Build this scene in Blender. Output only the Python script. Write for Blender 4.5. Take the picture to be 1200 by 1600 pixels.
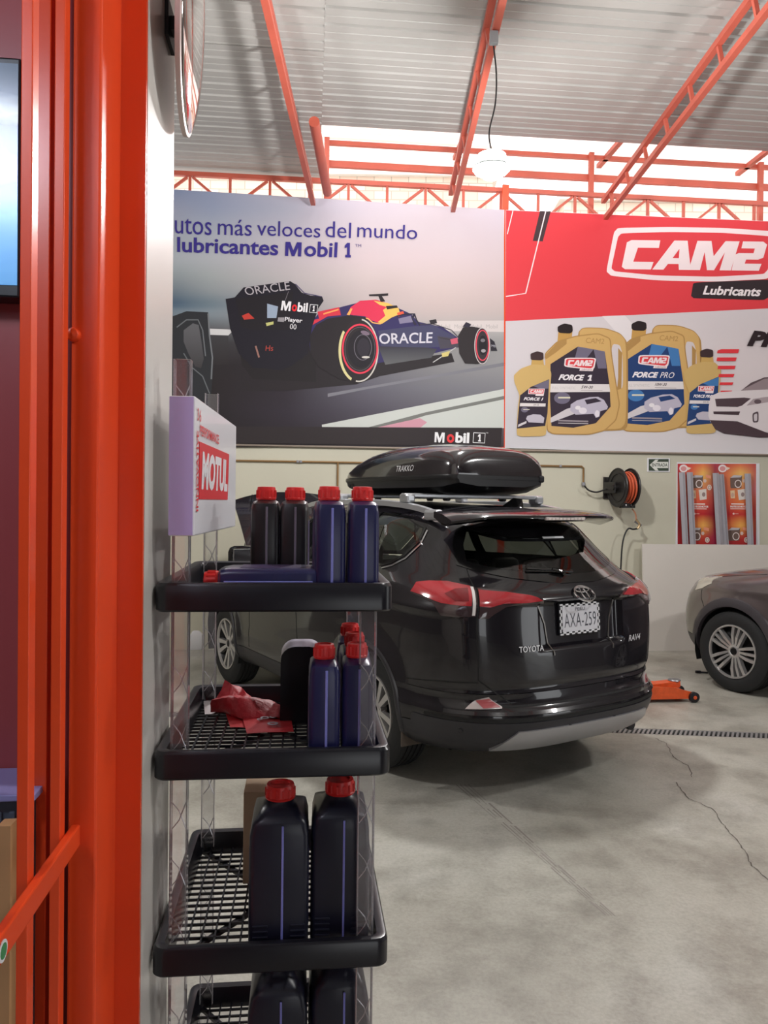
import bpy, bmesh, math, random
import numpy as np
from mathutils import Matrix, Vector, geometry
from math import sin, cos, pi, radians, sqrt, atan

random.seed(7)
for _o in list(bpy.data.objects): bpy.data.objects.remove(_o, do_unlink=True)
SC = bpy.context.scene
COL = SC.collection

# ------------------------------------------------------------------ camera
EYE, FOC = 1.695, 1200.0                       # eye height (m), focal length in pixels of a 1200 px wide frame
PITCH, ROLL = atan(15 / 1200.0), 0.012
_f = np.array([0, cos(PITCH), -sin(PITCH)]); _u = np.array([0, sin(PITCH), cos(PITCH)]); _r = np.array([1.0, 0, 0])
CR = cos(ROLL) * _r + sin(ROLL) * _u
CU = cos(ROLL) * _u - sin(ROLL) * _r
CF = _f
CC = np.array([0, 0, EYE])
cam_data = bpy.data.cameras.new('camera'); cam = bpy.data.objects.new('camera', cam_data); COL.objects.link(cam)
cam_data.sensor_fit = 'HORIZONTAL'; cam_data.sensor_width = 36; cam_data.lens = 36 * FOC / 1200
cam_data.clip_start = 0.02
_m = Matrix.Identity(4)
for i in range(3):
    _m[i][0] = CR[i]; _m[i][1] = CU[i]; _m[i][2] = -CF[i]; _m[i][3] = CC[i]
cam.matrix_world = _m
SC.camera = cam

# ------------------------------------------------------------------ world, exposure
SC.view_settings.view_transform = 'Standard'; SC.view_settings.look = 'None'
SC.view_settings.exposure = 0.1; SC.view_settings.gamma = 1.0; SC.view_settings.use_curve_mapping = False
world = bpy.data.worlds.new('world'); SC.world = world; world.use_nodes = True
_bg = world.node_tree.nodes['Background']; _bg.inputs[0].default_value = (0.96, 0.98, 1.0, 1); _bg.inputs[1].default_value = 2.6

def ray(px, py): return CF + CR * ((px - 600) / FOC) - CU * ((py - 800) / FOC)
def atY(px, py, Y):
    d = ray(px, py); return Vector(CC + d * (Y / d[1]))
def atZ(px, py, Z):
    d = ray(px, py); return Vector(CC + d * ((Z - EYE) / d[2]))
def onplane(px, py, p, n):
    d = ray(px, py); n = np.array(n); return Vector(CC + d * (np.dot(np.array(p) - CC, n) / np.dot(d, n)))
def toimg(P):
    v = np.array(P) - CC; z = v @ CF; return 600 + FOC * (v @ CR) / z, 800 - FOC * (v @ CU) / z

# ------------------------------------------------------------------ materials
def lin(c): c /= 255.0; return c / 12.92 if c <= 0.04045 else ((c + 0.055) / 1.055) ** 2.4
def S(r, g, b): return (lin(r), lin(g), lin(b), 1.0)
MATS = {}
def mat(name, col=(128, 128, 128), rough=0.5, metal=0.0, noise=None, bump=None, coat=0.0, spec=0.5, emit=None, alpha=1.0, vcol=False):
    if name in MATS: return MATS[name]
    m = bpy.data.materials.new(name); m.use_nodes = True; nt = m.node_tree; b = nt.nodes['Principled BSDF']
    c = S(*col); b.inputs['Base Color'].default_value = c; b.inputs['Roughness'].default_value = rough
    b.inputs['Metallic'].default_value = metal; b.inputs['Specular IOR Level'].default_value = spec
    b.inputs['Coat Weight'].default_value = coat; b.inputs['Coat Roughness'].default_value = 0.04
    m.diffuse_color = c
    tc = nt.nodes.new('ShaderNodeTexCoord')
    if vcol:
        a = nt.nodes.new('ShaderNodeVertexColor'); a.layer_name = 'Col'; nt.links.new(a.outputs[0], b.inputs['Base Color'])
    if noise:
        n = nt.nodes.new('ShaderNodeTexNoise'); n.inputs['Scale'].default_value = noise[0]; n.inputs['Detail'].default_value = 6
        nt.links.new(tc.outputs['Object'], n.inputs['Vector'])
        r = nt.nodes.new('ShaderNodeValToRGB'); k = noise[1]
        r.color_ramp.elements[0].position = 0.3; r.color_ramp.elements[1].position = 0.7
        r.color_ramp.elements[0].color = (c[0] * (1 - k), c[1] * (1 - k), c[2] * (1 - k), 1)
        r.color_ramp.elements[1].color = (min(1, c[0] * (1 + k)), min(1, c[1] * (1 + k)), min(1, c[2] * (1 + k)), 1)
        nt.links.new(n.outputs['Fac'], r.inputs['Fac']); nt.links.new(r.outputs['Color'], b.inputs['Base Color'])
    if bump:
        n2 = nt.nodes.new('ShaderNodeTexNoise'); n2.inputs['Scale'].default_value = bump[0]; n2.inputs['Detail'].default_value = 4
        nt.links.new(tc.outputs['Object'], n2.inputs['Vector'])
        bp = nt.nodes.new('ShaderNodeBump'); bp.inputs['Strength'].default_value = bump[1]; bp.inputs['Distance'].default_value = 0.01
        nt.links.new(n2.outputs['Fac'], bp.inputs['Height']); nt.links.new(bp.outputs['Normal'], b.inputs['Normal'])
    if emit:
        b.inputs['Emission Color'].default_value = S(*emit[0]); b.inputs['Emission Strength'].default_value = emit[1]
    if alpha < 1: b.inputs['Alpha'].default_value = alpha
    MATS[name] = m; return m
def clear(name, tint=(235, 240, 240), gloss=0.12, rough=0.03, dens=0.0, body=(220, 225, 225)):
    """thin clear plastic / glass: tinted see-through, a fresnel gloss and an optional milky body"""
    if name in MATS: return MATS[name]
    m = bpy.data.materials.new(name); m.use_nodes = True; nt = m.node_tree; nt.nodes.clear()
    out = nt.nodes.new('ShaderNodeOutputMaterial')
    tr = nt.nodes.new('ShaderNodeBsdfTransparent'); tr.inputs[0].default_value = S(*tint)
    gl = nt.nodes.new('ShaderNodeBsdfGlossy'); gl.inputs['Roughness'].default_value = rough; gl.inputs[0].default_value = (1, 1, 1, 1)
    df = nt.nodes.new('ShaderNodeBsdfDiffuse'); df.inputs[0].default_value = S(*body)
    mx0 = nt.nodes.new('ShaderNodeMixShader'); mx0.inputs[0].default_value = dens
    nt.links.new(tr.outputs[0], mx0.inputs[1]); nt.links.new(df.outputs[0], mx0.inputs[2])
    fr = nt.nodes.new('ShaderNodeFresnel'); fr.inputs[0].default_value = 1.5
    ma = nt.nodes.new('ShaderNodeMath'); ma.operation = 'MULTIPLY_ADD'; ma.inputs[1].default_value = 0.9; ma.inputs[2].default_value = gloss
    nt.links.new(fr.outputs[0], ma.inputs[0])
    mx = nt.nodes.new('ShaderNodeMixShader'); nt.links.new(ma.outputs[0], mx.inputs[0])
    nt.links.new(mx0.outputs[0], mx.inputs[1]); nt.links.new(gl.outputs[0], mx.inputs[2])
    nt.links.new(mx.outputs[0], out.inputs[0]); m.diffuse_color = S(*body)
    MATS[name] = m; return m

# ------------------------------------------------------------------ mesh builder
def frame(o, x, y, z):
    M = Matrix.Identity(4)
    for i in range(3): M[i][0] = x[i]; M[i][1] = y[i]; M[i][2] = z[i]; M[i][3] = o[i]
    return M
def yawframe(o, a):
    """local x to the right, local y away, rotated by a (radians, ccw)"""
    return Matrix.Translation(Vector(o)) @ Matrix.Rotation(a, 4, 'Z')
WORLD = {}
def wmat(o): return WORLD.get(o.name, Matrix.Identity(4))
class MB:
    def __init__(s, fr=None): s.v = []; s.f = []; s.fr = fr; s.c = None
    def add(s, vs, fs, fr=None):
        n = len(s.v); M = fr if fr is not None else None
        for p in vs:
            p = Vector(p)
            if M is not None: p = M @ p
            if s.fr is not None: p = s.fr @ p
            s.v.append(p)
        s.f += [tuple(i + n for i in f) for f in fs]; return s
    def box(s, c, d, fr=None, bev=0.0, seg=2):
        x, y, z = d[0] / 2, d[1] / 2, d[2] / 2
        if bev <= 0:
            vs = [(c[0] + i * x, c[1] + j * y, c[2] + k * z) for i in (-1, 1) for j in (-1, 1) for k in (-1, 1)]
            return s.add(vs, [(0, 1, 3, 2), (4, 6, 7, 5), (0, 4, 5, 1), (2, 3, 7, 6), (0, 2, 6, 4), (1, 5, 7, 3)], fr)
        bm = bmesh.new(); bmesh.ops.create_cube(bm, size=1)
        for v in bm.verts: v.co = Vector((v.co.x * d[0], v.co.y * d[1], v.co.z * d[2]))
        bmesh.ops.bevel(bm, geom=list(bm.edges), offset=min(bev, min(d) * 0.49), segments=seg, profile=0.5, affect='EDGES')
        bm.verts.ensure_lookup_table(); bm.verts.index_update()
        vs = [Vector(c) + v.co for v in bm.verts]; fs = [tuple(v.index for v in f.verts) for f in bm.faces]; bm.free()
        return s.add(vs, fs, fr)
    def span(s, a, b, fr=None, bev=0.0):
        return s.box([(a[i] + b[i]) / 2 for i in range(3)], [abs(b[i] - a[i]) for i in range(3)], fr, bev)
    def bar(s, a, b, w, h, up=(0, 0, 1), fr=None, bev=0.0):
        a = Vector(a); b = Vector(b); y = (b - a); L = y.length; y.normalize(); up = Vector(up)
        x = y.cross(up)
        if x.length < 1e-5: x = y.cross(Vector((1, 0, 0)))
        x.normalize(); z = x.cross(y)
        M = frame((a + b) / 2, x, y, z)
        return s.box((0, 0, 0), (w, L, h), (fr @ M) if fr is not None else M, bev)
    def tube(s, pts, r, n=8, fr=None, cap=True, closed=False):
        pts = [Vector(p) for p in pts]; N = len(pts); rs = r if isinstance(r, (list, tuple)) else [r] * N
        vs = []; fs = []; pu = None
        for i, p in enumerate(pts):
            if closed: t = pts[(i + 1) % N] - pts[i - 1]
            else: t = pts[min(i + 1, N - 1)] - pts[max(i - 1, 0)]
            t.normalize()
            if pu is None:
                u = t.cross(Vector((0, 0, 1)))
                if u.length < 1e-3: u = t.cross(Vector((1, 0, 0)))
            else: u = pu - t * pu.dot(t)
            u.normalize(); pu = u; w = t.cross(u)
            for k in range(n):
                a = 2 * pi * k / n; vs.append(p + (u * cos(a) + w * sin(a)) * rs[i])
        R = N if closed else N - 1
        for i in range(R):
            j = (i + 1) % N
            for k in range(n): fs.append((i * n + k, i * n + (k + 1) % n, j * n + (k + 1) % n, j * n + k))
        if cap and not closed: fs.append(tuple(range(n - 1, -1, -1))); fs.append(tuple((N - 1) * n + k for k in range(n)))
        return s.add(vs, fs, fr)
    def lathe(s, prof, n=32, fr=None, a0=0, a1=2 * pi, cap=True):
        """prof: (radius, height) pairs about local z"""
        full = abs(a1 - a0 - 2 * pi) < 1e-6; m = n if full else n + 1; vs = []; fs = []
        for r, h in prof:
            for k in range(m):
                a = a0 + (a1 - a0) * k / n; vs.append((r * cos(a), r * sin(a), h))
        for i in range(len(prof) - 1):
            for k in range(n):
                k2 = (k + 1) % m; fs.append((i * m + k, i * m + k2, (i + 1) * m + k2, (i + 1) * m + k))
        if cap and full:
            if prof[0][0] > 1e-6: fs.append(tuple(range(m - 1, -1, -1)))
            if prof[-1][0] > 1e-6: fs.append(tuple((len(prof) - 1) * m + k for k in range(m)))
        return s.add(vs, fs, fr)
    def prism(s, poly, h0, h1, fr=None):
        """poly in local xy, extruded from z=h0 to z=h1"""
        n = len(poly); vs = [(p[0], p[1], h0) for p in poly] + [(p[0], p[1], h1) for p in poly]
        fs = [(i, (i + 1) % n, n + (i + 1) % n, n + i) for i in range(n)]
        tri = geometry.tessellate_polygon([[Vector((p[0], p[1], 0)) for p in poly]])
        fs += [tuple(t) for t in tri] + [tuple(n + i for i in reversed(t)) for t in tri]
        return s.add(vs, fs, fr)
    def loft(s, rings, fr=None, cap=True):
        n = len(rings[0]); vs = [p for r in rings for p in r]; fs = []
        for i in range(len(rings) - 1):
            for k in range(n): fs.append((i * n + k, i * n + (k + 1) % n, (i + 1) * n + (k + 1) % n, (i + 1) * n + k))
        if cap: fs.append(tuple(range(n - 1, -1, -1))); fs.append(tuple((len(rings) - 1) * n + k for k in range(n)))
        return s.add(vs, fs, fr)
    def build(s, name, m, parent=None, smooth=False, fixn=True, angle=35):
        me = bpy.data.meshes.new(name)
        if parent is not None: Mi = wmat(parent).inverted(); org = None; vs = [Mi @ v for v in s.v]
        else:
            lo = [min(v[i] for v in s.v) for i in range(3)]; hi = [max(v[i] for v in s.v) for i in range(3)]
            org = Vector(((lo[0] + hi[0]) / 2, (lo[1] + hi[1]) / 2, lo[2])); vs = [v - org for v in s.v]
        me.from_pydata([tuple(v) for v in vs], [], s.f)
        if fixn:
            bm = bmesh.new(); bm.from_mesh(me); bmesh.ops.recalc_face_normals(bm, faces=bm.faces); bm.to_mesh(me); bm.free()
        if s.c is not None:
            ca = me.color_attributes.new('Col', 'FLOAT_COLOR', 'POINT')
            for i, c in enumerate(s.c): ca.data[i].color = c
        me.materials.append(m)
        if smooth:
            me.polygons.foreach_set('use_smooth', [True] * len(me.polygons))
            me.set_sharp_from_angle(angle=radians(angle))
        o = bpy.data.objects.new(name, me); COL.objects.link(o)
        if parent is not None: o.parent = parent; WORLD[o.name] = wmat(parent)
        else: o.location = org; WORLD[o.name] = Matrix.Translation(org)
        return o
def tag(o, label=None, cat=None, group=None, kind=None):
    if label: o['label'] = label
    if cat: o['category'] = cat
    if group: o['group'] = group
    if kind: o['kind'] = kind
    return o
def thing(name, M, label, cat, group=None):
    if not isinstance(M, Matrix): M = Matrix.Translation(Vector(M))
    o = bpy.data.objects.new(name, None); o.empty_display_size = 0.1; COL.objects.link(o); o.matrix_world = M
    WORLD[o.name] = M.copy(); return tag(o, label, cat, group)
def dup(root, M, label, group=None):
    def cp(o, par):
        c = o.copy(); COL.objects.link(c)
        if par is not None: c.parent = par
        for k in o.children: cp(k, c)
        return c
    r = cp(root, None); r.matrix_world = M; r['label'] = label; WORLD[r.name] = M.copy()
    if group: r['group'] = group
    return r
def struct(o): o['kind'] = 'structure'; return o
def bez(pts, n=12):
    """Catmull-Rom through pts"""
    P = [Vector(p) for p in pts]; P = [P[0] * 2 - P[1]] + P + [P[-1] * 2 - P[-2]]; out = []
    for i in range(1, len(P) - 2):
        for k in range(n):
            t = k / n; a, b, c, d = P[i - 1], P[i], P[i + 1], P[i + 2]
            out.append(0.5 * ((2 * b) + (c - a) * t + (2 * a - 5 * b + 4 * c - d) * t * t + (3 * b - a - 3 * c + d) * t ** 3))
    out.append(P[-2]); return out
def text_mesh(body, size=1.0, bold=0.0, shear=0.0, spacing=1.0, align='LEFT', res=3):
    """returns (verts2d, faces) of the built-in font; size is the cap height"""
    cu = bpy.data.curves.new('txt', 'FONT'); cu.body = body; cu.size = 1.0; cu.offset = bold; cu.shear = shear
    cu.space_character = spacing; cu.align_x = align; cu.resolution_u = res; cu.fill_mode = 'FRONT'
    ob = bpy.data.objects.new('txt', cu); COL.objects.link(ob)
    dg = bpy.context.evaluated_depsgraph_get(); dg.update(); ev = ob.evaluated_get(dg); me = ev.to_mesh()
    k = size / 0.69
    vs = [(v.co.x * k, v.co.y * k) for v in me.vertices]; fs = [tuple(p.vertices) for p in me.polygons]
    ev.to_mesh_clear(); bpy.data.objects.remove(ob, do_unlink=True); bpy.data.curves.remove(cu)
    return vs, fs
def fit_text(vs, x0, x1, y0, y1, yref=None):
    """scale text verts into the rectangle; yref = (lowest, highest) glyph extents to use"""
    xs = [v[0] for v in vs]; ys = [v[1] for v in vs]; a, b = min(xs), max(xs); c, d = (min(ys), max(ys)) if yref is None else yref
    return [(x0 + (v[0] - a) / (b - a) * (x1 - x0), y0 + (v[1] - c) / (d - c) * (y1 - y0)) for v in vs]
def text_on(body, M, x0, x1, y0, y1, m, name, parent, h=0.001, **kw):
    vs, fs = text_mesh(body, **kw); vs = fit_text(vs, x0, x1, y0, y1)
    mb = MB(); mb.add([(v[0], v[1], h) for v in vs], fs, M); return mb.build(name, m, parent, fixn=False)
# ------------------------------------------------------------------ palette
ORANGE = mat('orange_enamel', (230, 76, 34), 0.26, noise=(3, 0.05))
TRUSSM = mat('orange_steel', (188, 90, 72), 0.45, noise=(4, 0.08))
BLACKP = mat('black_plastic', (20, 20, 27), 0.3)
WHITEP = mat('white_plastic', (225, 225, 228), 0.4)
STEEL = mat('galvanised_steel', (150, 150, 155), 0.4, metal=0.85)
CHROME = mat('chrome', (225, 225, 228), 0.12, metal=1.0)
DARKM = mat('dark_metal', (38, 38, 42), 0.45, metal=0.4)

# ------------------------------------------------------------------ shell
WA = radians(5.5)
WDIR = Vector((cos(WA), sin(WA), 0)); WN = Vector((sin(WA), -cos(WA), 0)); W0 = Vector((0, 8.9, 0))
WF = frame(W0, WDIR, Vector((0, 0, 1)), WN)          # wall frame: x along, y up, z out of the wall
WFI = WF.inverted()
def wl(px, py, off=0.0): return WFI @ onplane(px, py, W0 + WN * off, WN)     # pixel -> wall coordinates

def concrete():
    m = mat('concrete_floor', (172, 170, 164), 0.42); nt = m.node_tree; b = nt.nodes['Principled BSDF']
    tc = nt.nodes.new('ShaderNodeTexCoord')
    def noise(sc, det, rough=0.55):
        n = nt.nodes.new('ShaderNodeTexNoise'); n.inputs['Scale'].default_value = sc; n.inputs['Detail'].default_value = det
        n.inputs['Roughness'].default_value = rough; nt.links.new(tc.outputs['Object'], n.inputs['Vector']); return n
    def ramp(src, stops):
        r = nt.nodes.new('ShaderNodeValToRGB'); nt.links.new(src, r.inputs[0]); e = r.color_ramp.elements
        e[0].position, e[0].color = stops[0][0], stops[0][1]; e[1].position, e[1].color = stops[-1][0], stops[-1][1]
        for p, c in stops[1:-1]: k = e.new(p); k.color = c
        return r
    r1 = ramp(noise(0.9, 8, 0.6).outputs['Fac'], [(0.30, S(142, 138, 128)), (0.5, S(172, 170, 160)), (0.72, S(188, 187, 180))])
    r2 = ramp(noise(3.2, 8, 0.7).outputs['Fac'], [(0.34, S(150, 146, 140)), (0.55, S(255, 255, 255))])
    r3 = ramp(noise(60, 4, 0.7).outputs['Fac'], [(0.25, S(215, 215, 212)), (0.6, S(255, 255, 255))])
    mx = nt.nodes.new('ShaderNodeMixRGB'); mx.blend_type = 'MULTIPLY'; mx.inputs[0].default_value = 0.45
    nt.links.new(r1.outputs[0], mx.inputs[1]); nt.links.new(r2.outputs[0], mx.inputs[2])
    mx2 = nt.nodes.new('ShaderNodeMixRGB'); mx2.blend_type = 'MULTIPLY'; mx2.inputs[0].default_value = 0.7
    nt.links.new(mx.outputs[0], mx2.inputs[1]); nt.links.new(r3.outputs[0], mx2.inputs[2]); nt.links.new(mx2.outputs[0], b.inputs['Base Color'])
    rr = ramp(noise(1.6, 5).outputs['Fac'], [(0.3, (0.30, 0.30, 0.30, 1)), (0.7, (0.55, 0.55, 0.55, 1))]); nt.links.new(rr.outputs[0], b.inputs['Roughness'])
    bp = nt.nodes.new('ShaderNodeBump'); bp.inputs['Strength'].default_value = 0.12; bp.inputs['Distance'].default_value = 0.01
    nt.links.new(noise(25, 6).outputs['Fac'], bp.inputs['Height']); nt.links.new(bp.outputs[0], b.inputs['Normal'])
    return m
CONC = concrete()
# floor in two slabs, split by the drain channel that crosses it
dr_a = atZ(700, 1131.5, 0); dr_b = atZ(1200, 1149.5, 0); DD = (dr_b - dr_a).normalized(); DA = math.atan2(DD.y, DD.x)
DRM = yawframe(dr_a, DA)                              # drain frame: x along the drain
DW = 0.15
mb = MB(DRM); mb.span((-9, -16, -0.2), (12, -DW / 2, 0)); mb.span((-9, DW / 2, -0.2), (12, 7, 0)); mb.span((-9, -DW / 2, -0.2), (12, DW / 2, -0.14))
floor = struct(mb.build('floor', CONC))
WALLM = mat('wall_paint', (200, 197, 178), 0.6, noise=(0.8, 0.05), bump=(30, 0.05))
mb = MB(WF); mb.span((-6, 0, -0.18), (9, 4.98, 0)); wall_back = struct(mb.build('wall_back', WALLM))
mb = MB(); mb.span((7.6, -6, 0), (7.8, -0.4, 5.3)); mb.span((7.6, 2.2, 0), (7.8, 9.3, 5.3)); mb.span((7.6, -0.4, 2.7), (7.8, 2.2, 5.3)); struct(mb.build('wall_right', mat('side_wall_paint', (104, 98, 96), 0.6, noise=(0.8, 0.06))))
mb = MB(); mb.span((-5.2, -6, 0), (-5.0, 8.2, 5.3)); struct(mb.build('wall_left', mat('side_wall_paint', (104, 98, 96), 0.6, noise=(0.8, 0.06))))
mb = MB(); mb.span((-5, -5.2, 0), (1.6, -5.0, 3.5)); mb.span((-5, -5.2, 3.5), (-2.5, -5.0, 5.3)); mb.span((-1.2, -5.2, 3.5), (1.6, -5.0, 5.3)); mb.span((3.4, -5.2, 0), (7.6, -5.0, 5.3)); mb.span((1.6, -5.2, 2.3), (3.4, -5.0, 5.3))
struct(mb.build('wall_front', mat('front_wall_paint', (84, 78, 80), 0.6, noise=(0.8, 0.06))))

mb = MB(); mb.span((-2.5, -5.12, 3.5), (-1.2, -5.1, 5.2)); win = mb.build('window_1', clear('window_glass', (235, 245, 255), .04, .02)); struct(win)
mb = MB()
for xx in (-2.48, -1.85, -1.22): mb.span((xx - .025, -5.14, 3.5), (xx + .025, -5.08, 5.2))
mb.span((-2.5, -5.14, 3.5), (-1.2, -5.08, 3.55)); mb.build('window_frame', DARKM, win)
# ------------------------------------------------------------------ roof: corrugated sheets with ribs parallel to the back wall
RZ = 5.46
SHEET = mat('roof_sheet', (168, 166, 162), 0.5, metal=0.0, noise=(1.3, 0.08))
def corrugated(mb, x0, x1, y0, y1, z, pitch=0.22, rise=0.022, slope=0.0):
    """in wall plan coordinates: x along the wall, y = distance in front of the wall; ribs run along x"""
    prof = []; y = y0
    while y < y1:
        prof += [(y, 0), (y + pitch * 0.36, 0.0), (y + pitch * 0.38, rise * .18), (y + pitch * 0.42, rise * .18), (y + pitch * 0.44, 0), (y + pitch * 0.80, 0), (y + pitch * 0.85, rise), (y + pitch * 0.93, rise), (y + pitch * 0.98, 0)]; y += pitch
    vs = []; fs = []
    for yy, h in prof:
        yy = min(yy, y1)
        for xx in (x0, x1): vs.append(W0 + WDIR * xx + WN * yy + Vector((0, 0, z + h - slope * min(max(yy, 0), 4.2))))
    for i in range(len(prof) - 1): fs.append((2 * i, 2 * i + 1, 2 * i + 3, 2 * i + 2))
    mb.add(vs, fs)
ceil = bpy.data.objects.new('ceiling', None); COL.objects.link(ceil); WORLD['ceiling'] = Matrix.Identity(4); struct(ceil)
TX = [-0.84, 0.75, 2.55]                               # world X of the three trusses
e0 = wl(500, 163, 0)                                    # (unused height check)
REDGE = 1.22
for (x0, x1, y0) in ((-6.2, -0.78, -0.25), (-0.78, 9.2, REDGE)):
    yy = y0
    while yy < 13.5:                                   # successive sheets lapped over each other
        y2 = min(yy + 2.75, 13.6); mb = MB(); corrugated(mb, x0, x1, yy, y2 + 0.06, RZ + (0.004 if int(yy * 2) % 2 else 0.0), slope=.045); mb.build('roof_sheet', SHEET, ceil, fixn=False); yy += 2.75
# translucent strip over the clerestory
TRL = clear('translucent_sheet', (255, 240, 232), 0.04, 0.3, dens=0.45, body=(250, 238, 230))
mb = MB(); corrugated(mb, -0.78, 9.2, -1.2, REDGE + 0.35, 6.03, pitch=0.16, rise=0.03); mb.build('translucent_sheet', TRL, ceil, fixn=False)

def truss(X, label):
    z0, z1 = 5.03, 5.27; a, b = -5.0, 8.78 + X * 0.096
    t = thing('roof_truss', (X, a, z0), label, 'truss', 'orange roof trusses')
    mb = MB(); mb.bar((X, a, z0 + 0.025), (X, b, z0 + 0.025), 0.05, 0.05); mb.build('lower_chord', TRUSSM, t)
    dx = -0.03
    mb = MB(); mb.bar((X + dx, a, z1 - 0.025), (X + dx, b, z1 - 0.025), 0.05, 0.05); mb.build('upper_chord', TRUSSM, t)
    y = b - 0.3; k = 0
    while y > -4.8:
        mb = MB(); mb.bar((X, y, z0 + 0.05), (X + dx, y, z1 - 0.05), 0.03, 0.03, up=(0, 1, 0)); mb.build('web', TRUSSM, t)
        y -= 0.56; k += 1
    return t
truss(TX[0], 'orange steel roof truss nearest the round wall mirror, left of the lamp')
truss(TX[1], 'orange steel roof truss that the lamp cable hangs from')
truss(TX[2], 'orange ladder shaped roof truss above the red oil banner')
truss(4.6, 'orange roof truss beyond the right edge of the red oil banner')
truss(-2.9, 'orange roof truss behind the orange door post')

# lattice beam along the top of the wall
def P3(x, y, z): return WF @ Vector((x, y, z))
lb = thing('lattice_beam', P3(0, 4.985, -0.085), 'long orange lattice beam running along the top of the back wall', 'beam')
zt, zb = 5.42, 4.985
mb = MB(WF); mb.span((-6, zt - 0.05, -0.11), (9, zt, -0.06)); mb.build('upper_chord', TRUSSM, lb)
mb = MB(WF); mb.span((-6, zb, -0.11), (9, zb + 0.05, -0.06)); mb.build('lower_chord', TRUSSM, lb)
x = -5.4; k = 0
while x < 8.8:
    mb = MB(WF); mb.span((x - 0.015, zb + 0.05, -0.10), (x + 0.015, zt - 0.05, -0.07)); mb.build('web', TRUSSM, lb)
    a, b = ((x + 0.03, zt - 0.06, -0.085), (x + 0.42, zb + 0.06, -0.085)) if k % 2 else ((x + 0.03, zb + 0.06, -0.085), (x + 0.42, zt - 0.06, -0.085))
    mb = MB(WF); mb.bar(a, b, 0.028, 0.03, up=(0, 0, 1)); mb.build('diagonal', TRUSSM, lb); x += 0.45; k += 1
# clerestory frame above the wall
cf = thing('clerestory_frame', P3(-0.6, 5.3, -0.5), 'orange frame of rails and posts in the bright opening above the wall', 'frame')
CO = -0.45
for zz, hh in ((6.02, 0.05), (5.78, 0.075), (5.56, 0.045)):
    mb = MB(WF); mb.span((-0.72, zz - hh, CO), (9, zz, CO + 0.05)); mb.build('rail', TRUSSM, cf)
for xx in (-0.70, 2.55, 4.75, 6.9):
    mb = MB(WF); mb.span((xx - 0.03, 5.0, CO + 0.05), (xx + 0.03, 6.03, CO + 0.10)); mb.build('post', TRUSSM, cf)
for xx in (0.9, 2.75, 4.6):
    mb = MB(WF); mb.span((xx - 0.03, 5.97, CO - 0.2), (xx + 0.03, 6.02, REDGE + 0.3)); mb.build('rafter', TRUSSM, cf)
mb = MB(); mb.tube([(TX[0] + 0.16, 7.05, 5.16), (TX[0] + 0.17, 8.55, 5.12)], 0.05, 12)
pp = tag(mb.build('downpipe', TRUSSM, None, smooth=True), 'thick orange pipe stub lying beside the roof truss near the bright opening', 'pipe')
mb = MB(WF); mb.span((0.0, 0, 0), (0.075, 5.42, 0.028))
cx = wl(787, 500).x
mb.v = [v + WDIR * (cx - 0.04) for v in mb.v]
tag(mb.build('steel_column', ORANGE), 'slim orange steel column between the two big banners', 'column')

# pale buildings outside, seen through the clerestory
def brickwall():
    m = mat('outside_brick', (226, 205, 190), 0.8); nt = m.node_tree; b = nt.nodes['Principled BSDF']
    tc = nt.nodes.new('ShaderNodeTexCoord'); mp = nt.nodes.new('ShaderNodeMapping'); mp.inputs['Rotation'].default_value = (pi / 2, 0, 0)
    br = nt.nodes.new('ShaderNodeTexBrick'); br.inputs['Scale'].default_value = 1.6; br.inputs['Color1'].default_value = S(232, 208, 190); br.inputs['Color2'].default_value = S(214, 188, 170)
    br.inputs['Mortar'].default_value = S(180, 165, 150); br.inputs['Mortar Size'].default_value = 0.015
    nt.links.new(tc.outputs['Object'], mp.inputs[0]); nt.links.new(mp.outputs[0], br.inputs['Vector']); nt.links.new(br.outputs[0], b.inputs['Base Color']); return m
nb = thing('neighbour_building', (1, 14, 0), 'pale brick building outside, seen through the opening above the wall', 'building')
BRK = brickwall()
mb = MB(); mb.span((-4, 14, 0), (1.9, 18, 7.6)); mb.span((3.2, 14, 0), (9, 18, 7.2)); mb.build('wall', BRK, nb)
mb = MB(); mb.span((-4.1, 13.9, 7.6), (2.0, 18, 7.75)); mb.span((3.1, 13.9, 7.2), (9.1, 18, 7.35)); mb.build('parapet', mat('parapet_render', (225, 220, 212), 0.8), nb)

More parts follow.
